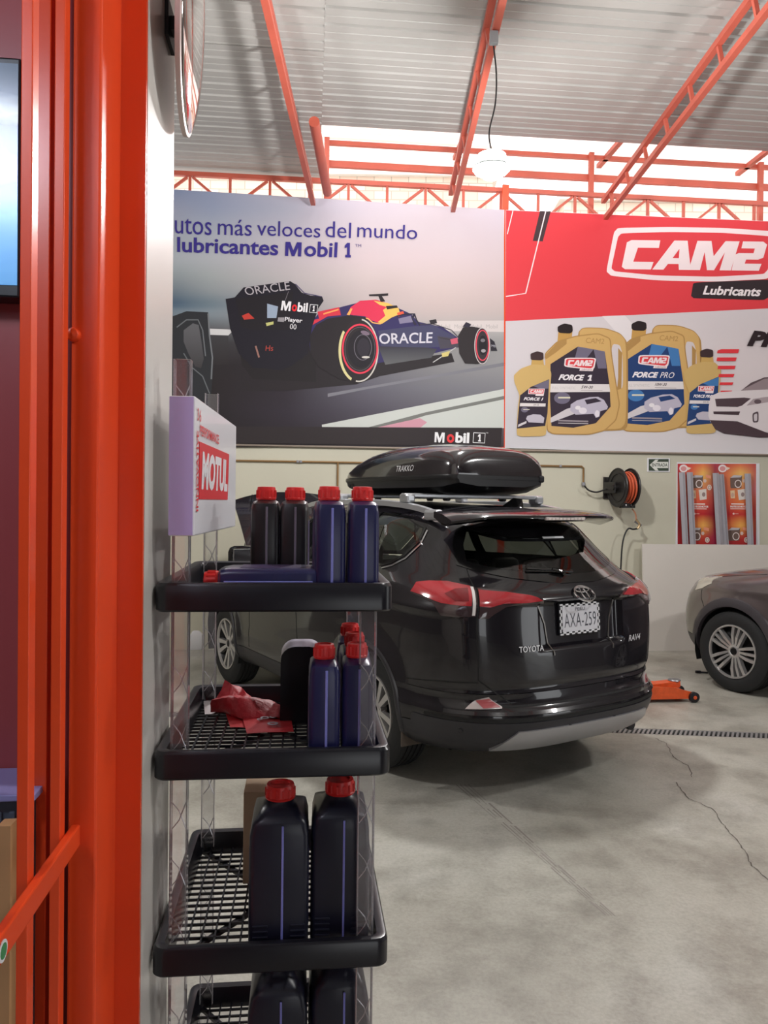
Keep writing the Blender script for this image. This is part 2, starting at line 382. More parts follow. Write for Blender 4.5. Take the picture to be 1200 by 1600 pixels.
# ------------------------------------------------------------------ high-bay lamps
LAMPW = mat('lamp_glow', (255, 255, 250), 0.4, emit=((255, 252, 244), 30.0))
LAMPG = clear('lamp_glass', (225, 255, 250), 0.15, 0.05, dens=0.05, body=(200, 240, 235))
def lamp(X, Y, z, top, label, power, cable=None):
    t = thing('pendant_lamp', (X, Y, z), label, 'lamp', 'pendant lamps under the trusses')
    M = Matrix.Translation((X, Y, z))
    mb = MB(M); mb.lathe([(0.02, 0.11), (0.05, 0.10), (0.06, 0.06), (0.09, 0.035), (0.13, 0.0), (0.135, -0.012), (0.125, -0.012), (0.085, 0.02), (0.0, 0.03)], 32); mb.build('reflector', mat('lamp_metal', (210, 225, 225), 0.35, metal=0.6), t, smooth=True)
    mb = MB(M); mb.lathe([(0.0, 0.0), (0.05, -0.002), (0.095, -0.012), (0.118, -0.03), (0.10, --0.085), (0.06, -0.07), (0.0, -0.075)], 32); mb.build('diffuser', LAMPW, t, smooth=True)
    pts = cable or [(X, Y, z + 0.1), (X, Y, top)]
    mb = MB(); mb.tube(bez(pts, 8), 0.006, 6); mb.build('cable', mat('cable_black', (30, 30, 32), 0.5), t, smooth=True)
    tp = pts[-1]
    mb = MB(); mb.box((tp[0], tp[1] - 0.04, tp[2] + 0.0), (0.06, 0.04, 0.09), bev=0.006); mb.build('junction_box', mat('grey_box', (150, 155, 158), 0.5), t)
    ld = bpy.data.lights.new('lamp_light', 'POINT'); ld.energy = power; ld.shadow_soft_size = 0.12; ld.color = (1.0, 0.98, 0.97)
    lo = bpy.data.objects.new('lamp_light', ld); COL.objects.link(lo); lo.location = (X, Y, z - 0.2)
    return t
L1 = atY(768, 262, 5.5)
lamp(L1.x, L1.y, L1.z, 5.0, 'glowing pendant lamp hanging on a long cable over the black car', 270,
     cable=[(L1.x + 0.0, 5.5, L1.z + 0.10), (L1.x - 0.02, 5.5, L1.z + 0.25), (L1.x + 0.02, 5.5, L1.z + 0.45), (L1.x + 0.025, 5.5, 4.75), (0.735, 5.5, 4.98)])
lamp(-2.9, 4.6, 4.0, 5.0, 'unseen pendant lamp added in the bay behind the left partition wall', 150)  # outside the frame, added for general lighting
lamp(4.6, 3.6, 4.0, 5.0, 'unseen pendant lamp added over the bay to the right of the cars', 180)  # added out of view to light the gate sides from the right
lamp(1.7, 0.9, 4.2, 5.0, 'unseen pendant lamp added high above the open floor in front of the cars', 110)  # added out of view to brighten the rack and gate
# ------------------------------------------------------------------ car bodies: stacked plan outlines -> a surface P(s, z)
def pchip(xk, yk, x):
    xk = np.array(xk, float); yk = np.array(yk, float); h = np.diff(xk); d = np.diff(yk) / h; n = len(xk); m = np.zeros(n)
    for i in range(1, n - 1):
        if d[i - 1] * d[i] > 0:
            w1 = 2 * h[i] + h[i - 1]; w2 = h[i] + 2 * h[i - 1]; m[i] = (w1 + w2) / (w1 / d[i - 1] + w2 / d[i])
    m[0] = d[0]; m[-1] = d[-1]
    x = np.clip(x, xk[0], xk[-1]); i = np.clip(np.searchsorted(xk, x) - 1, 0, n - 2); t = (x - xk[i]) / h[i]
    return ((2 * t**3 - 3 * t**2 + 1) * yk[i] + (t**3 - 2 * t**2 + t) * h[i] * m[i] + (-2 * t**3 + 3 * t**2) * yk[i + 1] + (t**3 - t**2) * h[i] * m[i + 1])
def sstep(a, b, x): t = np.clip((x - a) / (b - a), 0, 1); return t * t * (3 - 2 * t)

class Body:
    """car frame: x forward from the rear end, y left, z up.  s in [0,1] rear quarter, [1,2] side, [2,3] front quarter; negative s = right side"""
    NZ = 240
    def __init__(b, keys, T, A, drop=None, disp=None, ns=(160, 120, 110)):
        K = np.array(keys, float); b.z0, b.z1 = K[0, 0], K[-1, 0]; b.drop = drop; b.disp = disp
        b.fw = Vector((sin(A), cos(A), 0)); b.lf = Vector((-cos(A), sin(A), 0))
        b.M = frame(Vector(T), b.fw, b.lf, Vector((0, 0, 1))); b.Mi = b.M.inverted()
        zs = np.linspace(b.z0, b.z1, b.NZ); b.zs = zs
        g = {n: pchip(K[:, 0], K[:, i + 1], zs) for i, n in enumerate(('xr', 'w', 'A', 'n', 'xf', 'Af', 'nf', 'wf'))}
        b.ns = ns; NS = sum(ns) + 1; b.ss = np.concatenate([np.arange(ns[0]) / ns[0], 1 + np.arange(ns[1]) / ns[1], 2 + np.arange(ns[2] + 1) / ns[2]])
        tab = np.zeros((b.NZ, NS, 3)); th = np.linspace(0, pi / 2, 400)
        for i in range(b.NZ):
            xr, w, A_, n, xf, Af, nf, wf = (g[k][i] for k in ('xr', 'w', 'A', 'n', 'xf', 'Af', 'nf', 'wf'))
            x = xr + A_ - A_ * np.cos(th) ** (2 / n); y = w * np.sin(th) ** (2 / n)
            L = np.concatenate([[0], np.cumsum(np.hypot(np.diff(x), np.diff(y)))]); L /= L[-1]
            q = b.ss[:ns[0]]; px = np.interp(q, L, x); py = np.interp(q, L, y)
            t = b.ss[ns[0]:ns[0] + ns[1]] - 1; sx = (xr + A_) + t * ((xf - Af) - (xr + A_)); sy = w + (wf - w) * t * t * (3 - 2 * t) + 0.012 * np.sin(pi * t)
            x2 = xf - Af + Af * np.sin(th) ** (2 / nf); y2 = wf * np.cos(th) ** (2 / nf)
            L = np.concatenate([[0], np.cumsum(np.hypot(np.diff(x2), np.diff(y2)))]); L /= L[-1]
            q = b.ss[ns[0] + ns[1]:] - 2; fx = np.interp(q, L, x2); fy = np.interp(q, L, y2)
            tab[i, :, 0] = np.concatenate([px, sx, fx]); tab[i, :, 1] = np.concatenate([py, sy, fy]); tab[i, :, 2] = zs[i]
        if disp is not None: tab = disp(tab, b)
        if drop is not None: tab[:, :, 2] -= drop(tab[:, :, 0], tab[:, :, 2])
        b.tab = tab
        du = np.gradient(tab, axis=1); dv = np.gradient(tab, axis=0); nn = np.cross(dv, du); ln = np.linalg.norm(nn, axis=2, keepdims=True)
        b.nrm = -nn / np.maximum(ln, 1e-9)
        # outward check: at the side the normal must point to +y
        if b.nrm[b.NZ // 3, ns[0] + 10, 1] < 0: b.nrm = -b.nrm
    def _lk(b, T, s, z):
        sg = -1 if s < 0 else 1; s = abs(s); ns = b.ns
        u = s * ns[0] if s < 1 else (ns[0] + (s - 1) * ns[1] if s < 2 else ns[0] + ns[1] + (s - 2) * ns[2])
        u = min(max(u, 0), sum(ns)); v = min(max((z - b.z0) / (b.z1 - b.z0) * (b.NZ - 1), 0), b.NZ - 1)
        i = min(int(v), b.NZ - 2); j = min(int(u), sum(ns) - 1); a = v - i; c = u - j
        p = T[i, j] * (1 - a) * (1 - c) + T[i + 1, j] * a * (1 - c) + T[i, j + 1] * (1 - a) * c + T[i + 1, j + 1] * a * c
        return Vector((p[0], p[1] * sg, p[2]))
    def P(b, s, z, off=0.0):
        p = b._lk(b.tab, s, z)
        return p + b._lk(b.nrm, s, z).normalized() * off if off else p
    def W(b, s, z, off=0.0): return b.M @ b.P(s, z, off)
    def N(b, s, z): return (b.M.to_3x3() @ b._lk(b.nrm, s, z)).normalized()
    def pix(b, px, py, side=1):
        """pixel -> (s, z): nearest front-facing surface point of that side"""
        if not hasattr(b, '_img'):
            b._img = {}
            for sd in (1, -1):
                t = b.tab * np.array([1, sd, 1]); M = np.array(b.M); w = t @ M[:3, :3].T + M[:3, 3]
                v = w - CC; zc = v @ CF; iu = 600 + FOC * (v @ CR) / zc; iv = 800 - FOC * (v @ CU) / zc
                nn = (b.nrm * np.array([1, sd, 1])) @ M[:3, :3].T; ff = np.sum(nn * v, axis=2) < 0
                b._img[sd] = (iu, iv, ff)
        iu, iv, ff = b._img[side]; d = (iu - px) ** 2 + (iv - py) ** 2 + np.where(ff, 0, 1e7)
        i, j = np.unravel_index(np.argmin(d), d.shape); s, z = b.ss[j], b.zs[i]
        for _ in range(4):                              # gauss-newton polish
            h = 1e-3; f0 = np.array(toimg(b.W(side * s, z))); fs = (np.array(toimg(b.W(side * (s + h), z))) - f0) / h; fz = (np.array(toimg(b.W(side * s, z + h))) - f0) / h
            try: q = np.linalg.solve(np.array([fs, fz]).T, np.array([px, py]) - f0)
            except Exception: break
            s2, z2 = s + max(-.05, min(.05, q[0])), z + max(-.03, min(.03, q[1]))
            if s2 < 0 or s2 > 3 or z2 < b.z0 or z2 > b.z1: break
            s, z = s2, z2
        return side * s, z
    # ---- conforming pieces
    def patch(b, poly, off=0.003, th=0.004, step=0.03, mb=None, bulge=0.0):
        """solid panel following the body; poly = list of (s, z)"""
        mb = mb or MB(b.M); sc = 1.25                   # s unit ~ metres
        pts = []
        n = len(poly)
        for i in range(n):
            a, c = poly[i], poly[(i + 1) % n]; L = math.hypot((a[0] - c[0]) * sc, a[1] - c[1]); k = max(1, int(L / step))
            for q in range(k): pts.append((a[0] + (c[0] - a[0]) * q / k, a[1] + (c[1] - a[1]) * q / k))
        m = len(pts); V = [Vector((p[0] * sc, p[1])) for p in pts]
        x0, x1 = min(v.x for v in V), max(v.x for v in V); y0, y1 = min(v.y for v in V), max(v.y for v in V)
        def inside(p):
            c = False
            for i in range(m):
                a, d = V[i], V[i - 1]
                if (a.y > p.y) != (d.y > p.y) and p.x < (d.x - a.x) * (p.y - a.y) / (d.y - a.y + 1e-12) + a.x: c = not c
            return c
        def dist(p):
            r = 9
            for i in range(m):
                a, d = V[i], V[i - 1]; e = d - a; t = max(0, min(1, (p - a).dot(e) / max(e.length_squared, 1e-12))); r = min(r, (a + e * t - p).length)
            return r
        inner = []; y = y0 + step / 2
        while y < y1:
            x = x0 + step / 2
            while x < x1:
                p = Vector((x, y))
                if inside(p) and dist(p) > step * 0.35: inner.append(p)
                x += step
            y += step
        vs, es, fs, *_ = geometry.delaunay_2d_cdt(V + inner, [(i, (i + 1) % m) for i in range(m)], [list(range(m))], 1, 1e-6)
        out = []
        for v in vs:
            bl = bulge * min(1.0, dist(v) / 0.05) if bulge else 0
            out.append(b.P(v.x / sc, v.y, off + bl))
        # skirt
        from collections import Counter
        ec = Counter()
        for f in fs:
            for i in range(len(f)): ec[tuple(sorted((f[i], f[(i + 1) % len(f)])))] += 1
        sk = []; base = len(out); mp = {}
        for e, c in ec.items():
            if c == 1:
                for q in e:
                    if q not in mp: mp[q] = base + len(mp); out.append(b.P(vs[q].x / sc, vs[q].y, off - th))
                sk.append((e[0], e[1], mp[e[1]], mp[e[0]]))
        F = [tuple(f) for f in fs]
        f = max(F, key=lambda f: (out[f[1]] - out[f[0]]).cross(out[f[2]] - out[f[0]]).length); q = (out[f[1]] - out[f[0]]).cross(out[f[2]] - out[f[0]]); c = vs[f[0]]
        if q.dot(b._lk(b.nrm, c.x / sc, c.y)) < 0: F = [tuple(reversed(g)) for g in F]
        mb.add(out, F + sk); return mb
    def line(b, pts, w=0.006, off=0.001, h=0.002, mb=None, closed=False):
        """thin raised strip along a polyline in (s, z)"""
        mb = mb or MB(b.M); P = []
        seq = list(pts) + ([pts[0]] if closed else [])
        for i in range(len(seq) - 1):
            a, c = seq[i], seq[i + 1]; k = max(1, int(math.hypot((a[0] - c[0]) * 1.25, a[1] - c[1]) / 0.02))
            for q in range(k): P.append((a[0] + (c[0] - a[0]) * q / k, a[1] + (c[1] - a[1]) * q / k))
        P.append(seq[-1]); vs = []; fs = []
        C3 = [b.P(p[0], p[1], off) for p in P]; N3 = [b._lk(b.nrm, p[0], p[1]).normalized() for p in P]
        for i in range(len(P)):
            t = (C3[min(i + 1, len(P) - 1)] - C3[max(i - 1, 0)]).normalized(); sd = t.cross(N3[i]).normalized() * (w / 2)
            vs += [C3[i] - sd - N3[i] * h, C3[i] - sd + N3[i] * h * .5, C3[i] + sd + N3[i] * h * .5, C3[i] + sd - N3[i] * h]
        for i in range(len(P) - 1):
            for k in range(4): fs.append((4 * i + k, 4 * i + (k + 1) % 4, 4 * i + 4 + (k + 1) % 4, 4 * i + 4 + k))
        fs += [(0, 1, 2, 3), (len(vs) - 4, len(vs) - 3, len(vs) - 2, len(vs) - 1)]
        mb.add(vs, fs); return mb
    def shell(b, zr, sr, step_z, step_s, holes=(), sides=(1, -1), mb=None, snap=True):
        """grid of the surface for z in zr, s in sr; holes = signed distance functions f(P, s, z) < 0 inside; border vertices are pulled onto the hole edge"""
        mb = mb or MB(b.M); nz = max(1, int(round((zr[1] - zr[0]) / step_z))); nsn = max(1, int(round((sr[1] - sr[0]) / step_s)))
        Z = [zr[0] + (zr[1] - zr[0]) * i / nz for i in range(nz + 1)]; Q = [sr[0] + (sr[1] - sr[0]) * j / nsn for j in range(nsn + 1)]
        for sd in sides:
            G = {}; par = {}
            for i, z in enumerate(Z):
                for j, s in enumerate(Q): par[i, j] = (s, z); G[i, j] = b.P(s, z)
            F = []
            for i in range(nz):
                for j in range(nsn):
                    c = (G[i, j] + G[i + 1, j] + G[i, j + 1] + G[i + 1, j + 1]) / 4
                    sc_, zc_ = (Q[j] + Q[j + 1]) / 2, (Z[i] + Z[i + 1]) / 2
                    if any(h(c, sc_, zc_) < 0 for h in holes): continue
                    F.append((i, j))
            if holes and snap:
                cnt = {}
                for i, j in F:
                    for q in ((i, j), (i + 1, j), (i, j + 1), (i + 1, j + 1)): cnt[q] = cnt.get(q, 0) + 1
                for q, c in cnt.items():
                    if c == 4: continue
                    for h in holes:
                        p = G[q]; s, z = par[q]; d = h(p, s, z)
                        if abs(d) < 1.6 * max(step_z, step_s * 1.25):
                            for _ in range(5):
                                e = 1e-3; d = h(b.P(s, z), s, z)
                                ds = (h(b.P(s + e, z), s + e, z) - d) / e; dz = (h(b.P(s, z + e), s, z + e) - d) / e; g = ds * ds + dz * dz
                                if g < 1e-9: break
                                s = max(sr[0], min(sr[1], s - d * ds / g)); z = max(zr[0], min(zr[1], z - d * dz / g))
                            G[q] = b.P(s, z); break
            idx = {}; vs = []; fs = []
            for i, j in F:
                f = []
                for q in ((i, j), (i, j + 1), (i + 1, j + 1), (i + 1, j)):
                    if q not in idx: idx[q] = len(vs); p = G[q]; vs.append((p.x, p.y * sd, p.z))
                    f.append(idx[q])
                fs.append(tuple(f) if sd < 0 else tuple(reversed(f)))
            mb.add(vs, fs)
        return mb
def poly_sdf(poly, sc=1.25):
    V = [Vector((p[0] * sc, p[1])) for p in poly]; m = len(V)
    x0 = min(v.x for v in V) - .2; x1 = max(v.x for v in V) + .2; y0 = min(v.y for v in V) - .2; y1 = max(v.y for v in V) + .2
    def f(P, s, z):
        p = Vector((abs(s) * sc, z))
        if not (x0 < p.x < x1 and y0 < p.y < y1): return 1.0
        c = False; r = 9
        for i in range(m):
            a, d = V[i], V[i - 1]
            if (a.y > p.y) != (d.y > p.y) and p.x < (d.x - a.x) * (p.y - a.y) / (d.y - a.y + 1e-12) + a.x: c = not c
            e = d - a; t = max(0, min(1, (p - a).dot(e) / max(e.length_squared, 1e-12))); r = min(r, (a + e * t - p).length)
        return -r if c else r
    return f
def arch_sdf(xc, zc, r):
    return lambda P, s, z: (math.hypot(P.x - xc, P.z - zc) - r) if abs(s) > 0.35 and abs(s) < 2.8 else 1.0
def inset(poly, d):
    """grow (d>0) or shrink a (s,z) polygon by d metres"""
    V = [Vector((p[0] * 1.25, p[1])) for p in poly]; n = len(V); A = sum(V[i].x * V[(i + 1) % n].y - V[(i + 1) % n].x * V[i].y for i in range(n)); sg = 1 if A > 0 else -1
    out = []
    for i in range(n):
        a = (V[i] - V[i - 1]).normalized(); c = (V[(i + 1) % n] - V[i]).normalized(); na = Vector((a.y, -a.x)) * sg; nc = Vector((c.y, -c.x)) * sg
        m = (na + nc); m = m / max(m.length_squared, .25) * 2 if m.length > 1e-6 else na
        p = V[i] + m * d * 0.5 * 1.0 * (2 / 2); out.append((p.x / 1.25, p.y))
    return out
def roundpoly(poly, n=4, k=0.25):
    out = []
    m = len(poly)
    for i in range(m):
        a, p, c = poly[i - 1], poly[i], poly[(i + 1) % m]
        q0 = (p[0] + (a[0] - p[0]) * k, p[1] + (a[1] - p[1]) * k); q1 = (p[0] + (c[0] - p[0]) * k, p[1] + (c[1] - p[1]) * k)
        for j in range(n + 1):
            t = j / n; out.append(((1 - t) ** 2 * q0[0] + 2 * t * (1 - t) * p[0] + t * t * q1[0], (1 - t) ** 2 * q0[1] + 2 * t * (1 - t) * p[1] + t * t * q1[1]))
    return out

RUBBER = mat('tyre_rubber', (30, 31, 32), 0.75, bump=(80, 0.1))
ALLOY = mat('alloy', (205, 203, 202), 0.28, metal=0.7)
RIMD = mat('rim_dark', (22, 22, 24), 0.4, metal=0.3)
def wheel(M, parent, R=0.36, rim=0.235, w=0.225, style='double', rot=0.3):
    """M: frame with local z = outward axle direction, origin at the wheel centre on the outer face"""
    mb = MB(M); pr = [(rim, -w + .02), (rim + .02, -w), (R - .035, -w), (R - .008, -w + .02), (R, -w + .045)]
    for k in range(4):
        c = -w + .06 + k * (w - .12) / 3; pr += [(R, c - .006), (R - .008, c - .005), (R - .008, c + .005), (R, c + .006)]
    pr += [(R, -.045), (R - .008, -.02), (R - .035, -.002), (rim + .045, .004), (rim + .012, -.004), (rim, -.012), (rim - .01, -.03)]
    mb.lathe(pr, 64, cap=False); ty = mb.build('tyre', RUBBER, parent, smooth=True, angle=30)
    mb = MB(M); mb.lathe([(rim + .004, -.008), (rim + .002, .0), (rim - .012, -.002), (rim - .016, -.02)], 64, cap=False); rm = mb.build('rim', ALLOY, parent, smooth=True)
    mb = MB(M); mb.lathe([(rim - .012, -.02), (rim - .02, -.03), (rim - .03, -.16), (rim - .005, -.2)], 64, cap=False); mb.build('rim_barrel', RIMD, rm, smooth=True)
    mb = MB(M); mb.lathe([(0, -.11), (rim - .03, -.11), (rim - .03, -.09), (0, -.09)], 40); mb.build('brake_disc', RIMD, rm, smooth=True)
    for k in range(5):
        a = rot + 2 * pi * k / 5; F = Matrix.Rotation(a, 4, 'Z')
        if style == 'double':
            for q in (-1, 0, 1):
                o0, o1 = q * .030, q * .064; ww = (.010, .014) if q else (.009, .012)
                mb = MB(M @ F); mb.loft([[(.045, o0 * .8 - ww[0], -.03), (.045, o0 * .8 + ww[0], -.03), (.045, o0 * .8 + ww[0], -.075), (.045, o0 * .8 - ww[0], -.075)],
                                         [(.14, (o0 + o1) / 2 - ww[1], -.006), (.14, (o0 + o1) / 2 + ww[1], -.006), (.14, (o0 + o1) / 2 + ww[1], -.05), (.14, (o0 + o1) / 2 - ww[1], -.05)],
                                         [(rim - .008, o1 - ww[1], -.006), (rim - .008, o1 + ww[1], -.006), (rim - .008, o1 + ww[1], -.05), (rim - .008, o1 - ww[1], -.05)]]); mb.build('spoke', ALLOY, rm)
        else:
            for q in (-1, 1):
                mb = MB(M @ F); mb.loft([[(.05, q * .012 - .014, -.03), (.05, q * .012 + .014, -.03), (.05, q * .012 + .014, -.07), (.05, q * .012 - .014, -.07)],
                                         [(rim - .006, q * .055 - .022, -.008), (rim - .006, q * .055 + .022, -.008), (rim - .006, q * .055 + .022, -.05), (rim - .006, q * .055 - .022, -.05)]]); mb.build('spoke', ALLOY, rm)
        b2 = Matrix.Rotation(a + pi / 5, 4, 'Z'); mb = MB(M @ b2 @ Matrix.Translation((.053, 0, -.035))); mb.lathe([(.011, -.02), (.011, 0), (.007, .006), (0, .007)], 10); mb.build('lug_nut', DARKM, rm, smooth=True)
    mb = MB(M); mb.lathe([(.065, -.08), (.066, -.032), (.04, -.022), (.033, -.03), (.0, -.03)], 32); mb.build('hub', ALLOY, rm, smooth=True)
    mb = MB(M); mb.lathe([(.031, -.03), (.029, -.022), (.0, -.02)], 24); mb.build('hub_cap', RIMD, rm, smooth=True)
    return ty
# ------------------------------------------------------------------ black SUV with the roof box
PAINT = mat('car_paint_black', (24, 22, 27), 0.22, metal=0.0, coat=0.75, spec=0.25)
CLAD = mat('car_cladding', (40, 39, 44), 0.42)
GLOSSB = mat('gloss_black', (12, 12, 13), 0.08, coat=0.6)
GAPM = mat('panel_gap', (8, 8, 9), 0.7)
SILV = mat('silver_garnish', (190, 190, 194), 0.32, metal=0.75)
REDL = mat('tail_lens_red', (166, 40, 48), 0.12, coat=1.0)
REDD = mat('tail_lens_dark_red', (110, 12, 22), 0.12, coat=1.0)
CLRL = mat('lens_clear', (196, 186, 184), 0.15, coat=1.0)
SMOKE = mat('lens_smoked', (60, 46, 48), 0.12, coat=1.0)
GLASSR = clear('car_glass', (243, 250, 245), 0.02, 0.02, dens=0.01, body=(30, 34, 32))
ALUM = mat('rail_aluminium', (190, 192, 196), 0.3, metal=0.7)
keys1 = [ # z    xr    w     A    n    xf   Af   nf   wf
    (.20, .32, .74, .70, 3.4, 4.35, .90, 3.0, .74), (.26, .15, .84, .80, 3.3, 4.48, .90, 3.0, .84), (.32, .06, .895, .85, 3.1, 4.55, .95, 3.0, .89),
    (.40, .012, .915, .88, 3.0, 4.60, 1.0, 2.9, .91), (.46, .0, .92, .88, 3.0, 4.60, 1.0, 2.9, .915), (.495, .004, .92, .88, 3.0, 4.6, 1.0, 2.9, .915),
    (.515, .03, .918, .88, 3.0, 4.6, 1.0, 2.9, .915), (.56, .055, .915, .88, 3.0, 4.6, 1.0, 2.9, .912), (.60, .064, .912, .84, 3.2, 4.6, 1.0, 2.9, .91), (.70, .07, .91, .82, 3.4, 4.58, 1.0, 2.8, .908),
    (.82, .08, .908, .80, 3.6, 4.54, 1.0, 2.7, .905), (.95, .092, .91, .80, 3.7, 4.42, 1.0, 2.6, .90), (1.03, .098, .908, .80, 3.7, 4.2, .95, 2.5, .885),
    (1.10, .105, .902, .82, 3.6, 3.80, .75, 2.5, .865), (1.16, .122, .888, .86, 3.2, 3.48, .55, 2.4, .845), (1.20, .15, .865, .90, 2.9, 3.36, .50, 2.4, .825),
    (1.24, .185, .842, .92, 2.7, 3.28, .50, 2.4, .805), (1.40, .31, .765, .92, 2.5, 2.96, .48, 2.4, .725), (1.50, .39, .712, .92, 2.5, 2.76, .46, 2.4, .67),
    (1.56, .45, .668, .90, 2.5, 2.64, .45, 2.4, .62), (1.60, .53, .60, .85, 2.5, 2.5, .42, 2.4, .55)]
def drop1(x, z): return 0.05 * np.clip((1.9 - x) / 1.4, 0, 1.2) ** 2 * sstep(1.2, 1.55, z)
def disp1(t, b):
    x, y, z = t[:, :, 0], t[:, :, 1], t[:, :, 2]; ns0 = b.ns[0]; S2 = np.broadcast_to(b.ss, x.shape)
    rear = S2 < 0.75
    hw = 0.335 - 0.10 * np.clip((z - 0.80) / 0.3, 0, 1) * 0 + 0.03 * np.clip((0.95 - z) / .15, -1, 1) * 0
    mk = (1 - sstep(hw - .012, hw + .012, y)) * sstep(.822, .85, z) * (1 - sstep(1.088, 1.10, z))
    t[:, :, 0] = np.where(rear, x + mk * 0.045, x)
    # lip that overhangs the number plate, window ledge
    t[:, :, 0] -= np.where(rear, 0.022 * np.exp(-((z - 1.118) / .020) ** 2) * (1 - sstep(.40, .60, y)), 0)
    # horizontal crease low on the tailgate
    t[:, :, 0] += np.where(rear, 0.012 * np.exp(-((z - .625) / .02) ** 2), 0)
    # flared arches
    for xc in (1.06, 3.66):
        d = np.hypot(x - xc, z - .36); fl = 0.022 * (1 - sstep(.40, .56, d)); t[:, :, 1] += np.where(S2 > 0.6, fl * (S2 < 2.7), 0)
    # shoulder crease along the flank
    t[:, :, 1] += np.where(S2 > 0.55, 0.012 * np.exp(-((z - (1.07 + .02 * np.clip(x - 1, -1, 3))) / .03) ** 2), 0)
    return t
CT, CA = (1.235, 4.457, 0.035), -0.559
B1 = Body(keys1, CT, CA, drop1, disp1)
car1 = thing('suv', B1.M, 'glossy black SUV with a roof box, parked behind the bottle rack', 'car')
RX1, FX1, WR1 = 1.06, 3.68, 0.366
def pz(b, lst, side=1): return [b.pix(x, y, side) for x, y in lst]
qwin = pz(B1, [(665, 825), (655, 846), (632, 868), (612, 879), (597, 883)]) + [(1.02, 1.262), (1.02, 1.50)] + pz(B1, [(600, 797), (640, 809)])
ds = lambda x, z: B1.ss[int(np.argmin(np.abs(B1.tab[int((z - B1.z0) / (B1.z1 - B1.z0) * (B1.NZ - 1)), :, 0] - x)))]
rdoor = [(ds(1.16, 1.26), 1.255), (ds(2.02, 1.24), 1.235), (ds(2.02, 1.5), 1.525), (ds(1.20, 1.5), 1.51)]
fdoor = [(ds(2.10, 1.24), 1.235), (ds(3.02, 1.22), 1.225), (ds(2.72, 1.45), 1.47), (ds(2.55, 1.52), 1.53), (ds(2.10, 1.5), 1.53)]
wl_ = pz(B1, [(714, 818), (707, 850), (713, 883), (745, 893), (800, 904)])
zb_ = B1.pix(905, 908)[1]
rearL = [(0, 1.515)] + [(.25, 1.515)] + wl_ + [(0.1, zb_), (0, zb_)]
rearwin = rearL + [(-s, z) for s, z in reversed(rearL[1:-1])]
shield = [(2.28, 1.17), (3, 1.15), (3, 1.55), (2.28, 1.55)]
hr = poly_sdf(inset([(max(0, s), z) for s, z in rearL] , -0.03) if False else rearL)
def shrink(f, d): return lambda P, s, z: f(P, s, z) + d
archR, archF = arch_sdf(RX1, .36, .405), arch_sdf(FX1, .36, .405)
rl2 = [(-.3, 1.515)] + rearL[1:-1] + [(-.3, zb_)]
holes = [shrink(poly_sdf(rl2), .03), shrink(poly_sdf(qwin), .012), shrink(poly_sdf(rdoor), .012), shrink(poly_sdf(fdoor), .012), shrink(poly_sdf([(2.28, 1.17), (3.3, 1.15), (3.3, 1.56), (2.28, 1.56)]), .02), archR, archF]
hood_hole = lambda P, s, z: max(2.05 - s, max(1.0 - z, z - 1.145)) if s > 1.9 else 1.0
mb = B1.shell((.60, 1.60), (0, 3), .0125, .0125, holes + [hood_hole])
# roof cap
capn = 14; sq = [i / 60 * 3 for i in range(61)]
for sd in (1, -1):
    rows = []
    for k in range(capn + 1):
        q = k / capn; row = []
        for s in sq:
            p = B1.P(s, 1.60); xm = min(max(p.x, .95), 2.2); zc = 1.672 - 0.05 * max(0, (1.9 - p.x) / 1.4) ** 2 - .03 * max(0, (p.x - 2.0)) ** 2
            row.append((p.x + (xm - p.x) * q, p.y * (1 - q) * sd, p.z + (zc - p.z) * (1 - (1 - q) ** 2.4)))
        rows.append(row)
    n = len(sq); mb.add([p for r in rows for p in r], [((i * n + j), (i * n + j + 1), ((i + 1) * n + j + 1), ((i + 1) * n + j)) for i in range(capn) for j in range(n - 1)])
body1 = mb.build('body', PAINT, car1, smooth=True, angle=50)
_bm = bmesh.new(); _bm.from_mesh(body1.data); bmesh.ops.remove_doubles(_bm, verts=_bm.verts, dist=0.0008); bmesh.ops.recalc_face_normals(_bm, faces=_bm.faces); _bm.to_mesh(body1.data); _bm.free()
body1.data.set_sharp_from_angle(angle=radians(50))
# bumper (body colour) and lower cladding
bump = B1.shell((.405, .597), (0, .80), .0125, .0125, [archR]).build('rear_bumper', PAINT, car1, smooth=True)
B1.shell((.405, .60), (.80, 3), .0125, .0125, [archR, archF]).build('lower_flank', PAINT, car1, smooth=True)
mb = B1.shell((.21, .40), (0, 3), .0125, .0125, [archR, archF]); lower = mb.build('lower_cladding', CLAD, car1, smooth=True)
mb = MB(B1.M); mb.span((.5, -.66, .2), (4.1, .66, .24)); mb.build('underbody', GAPM, car1)
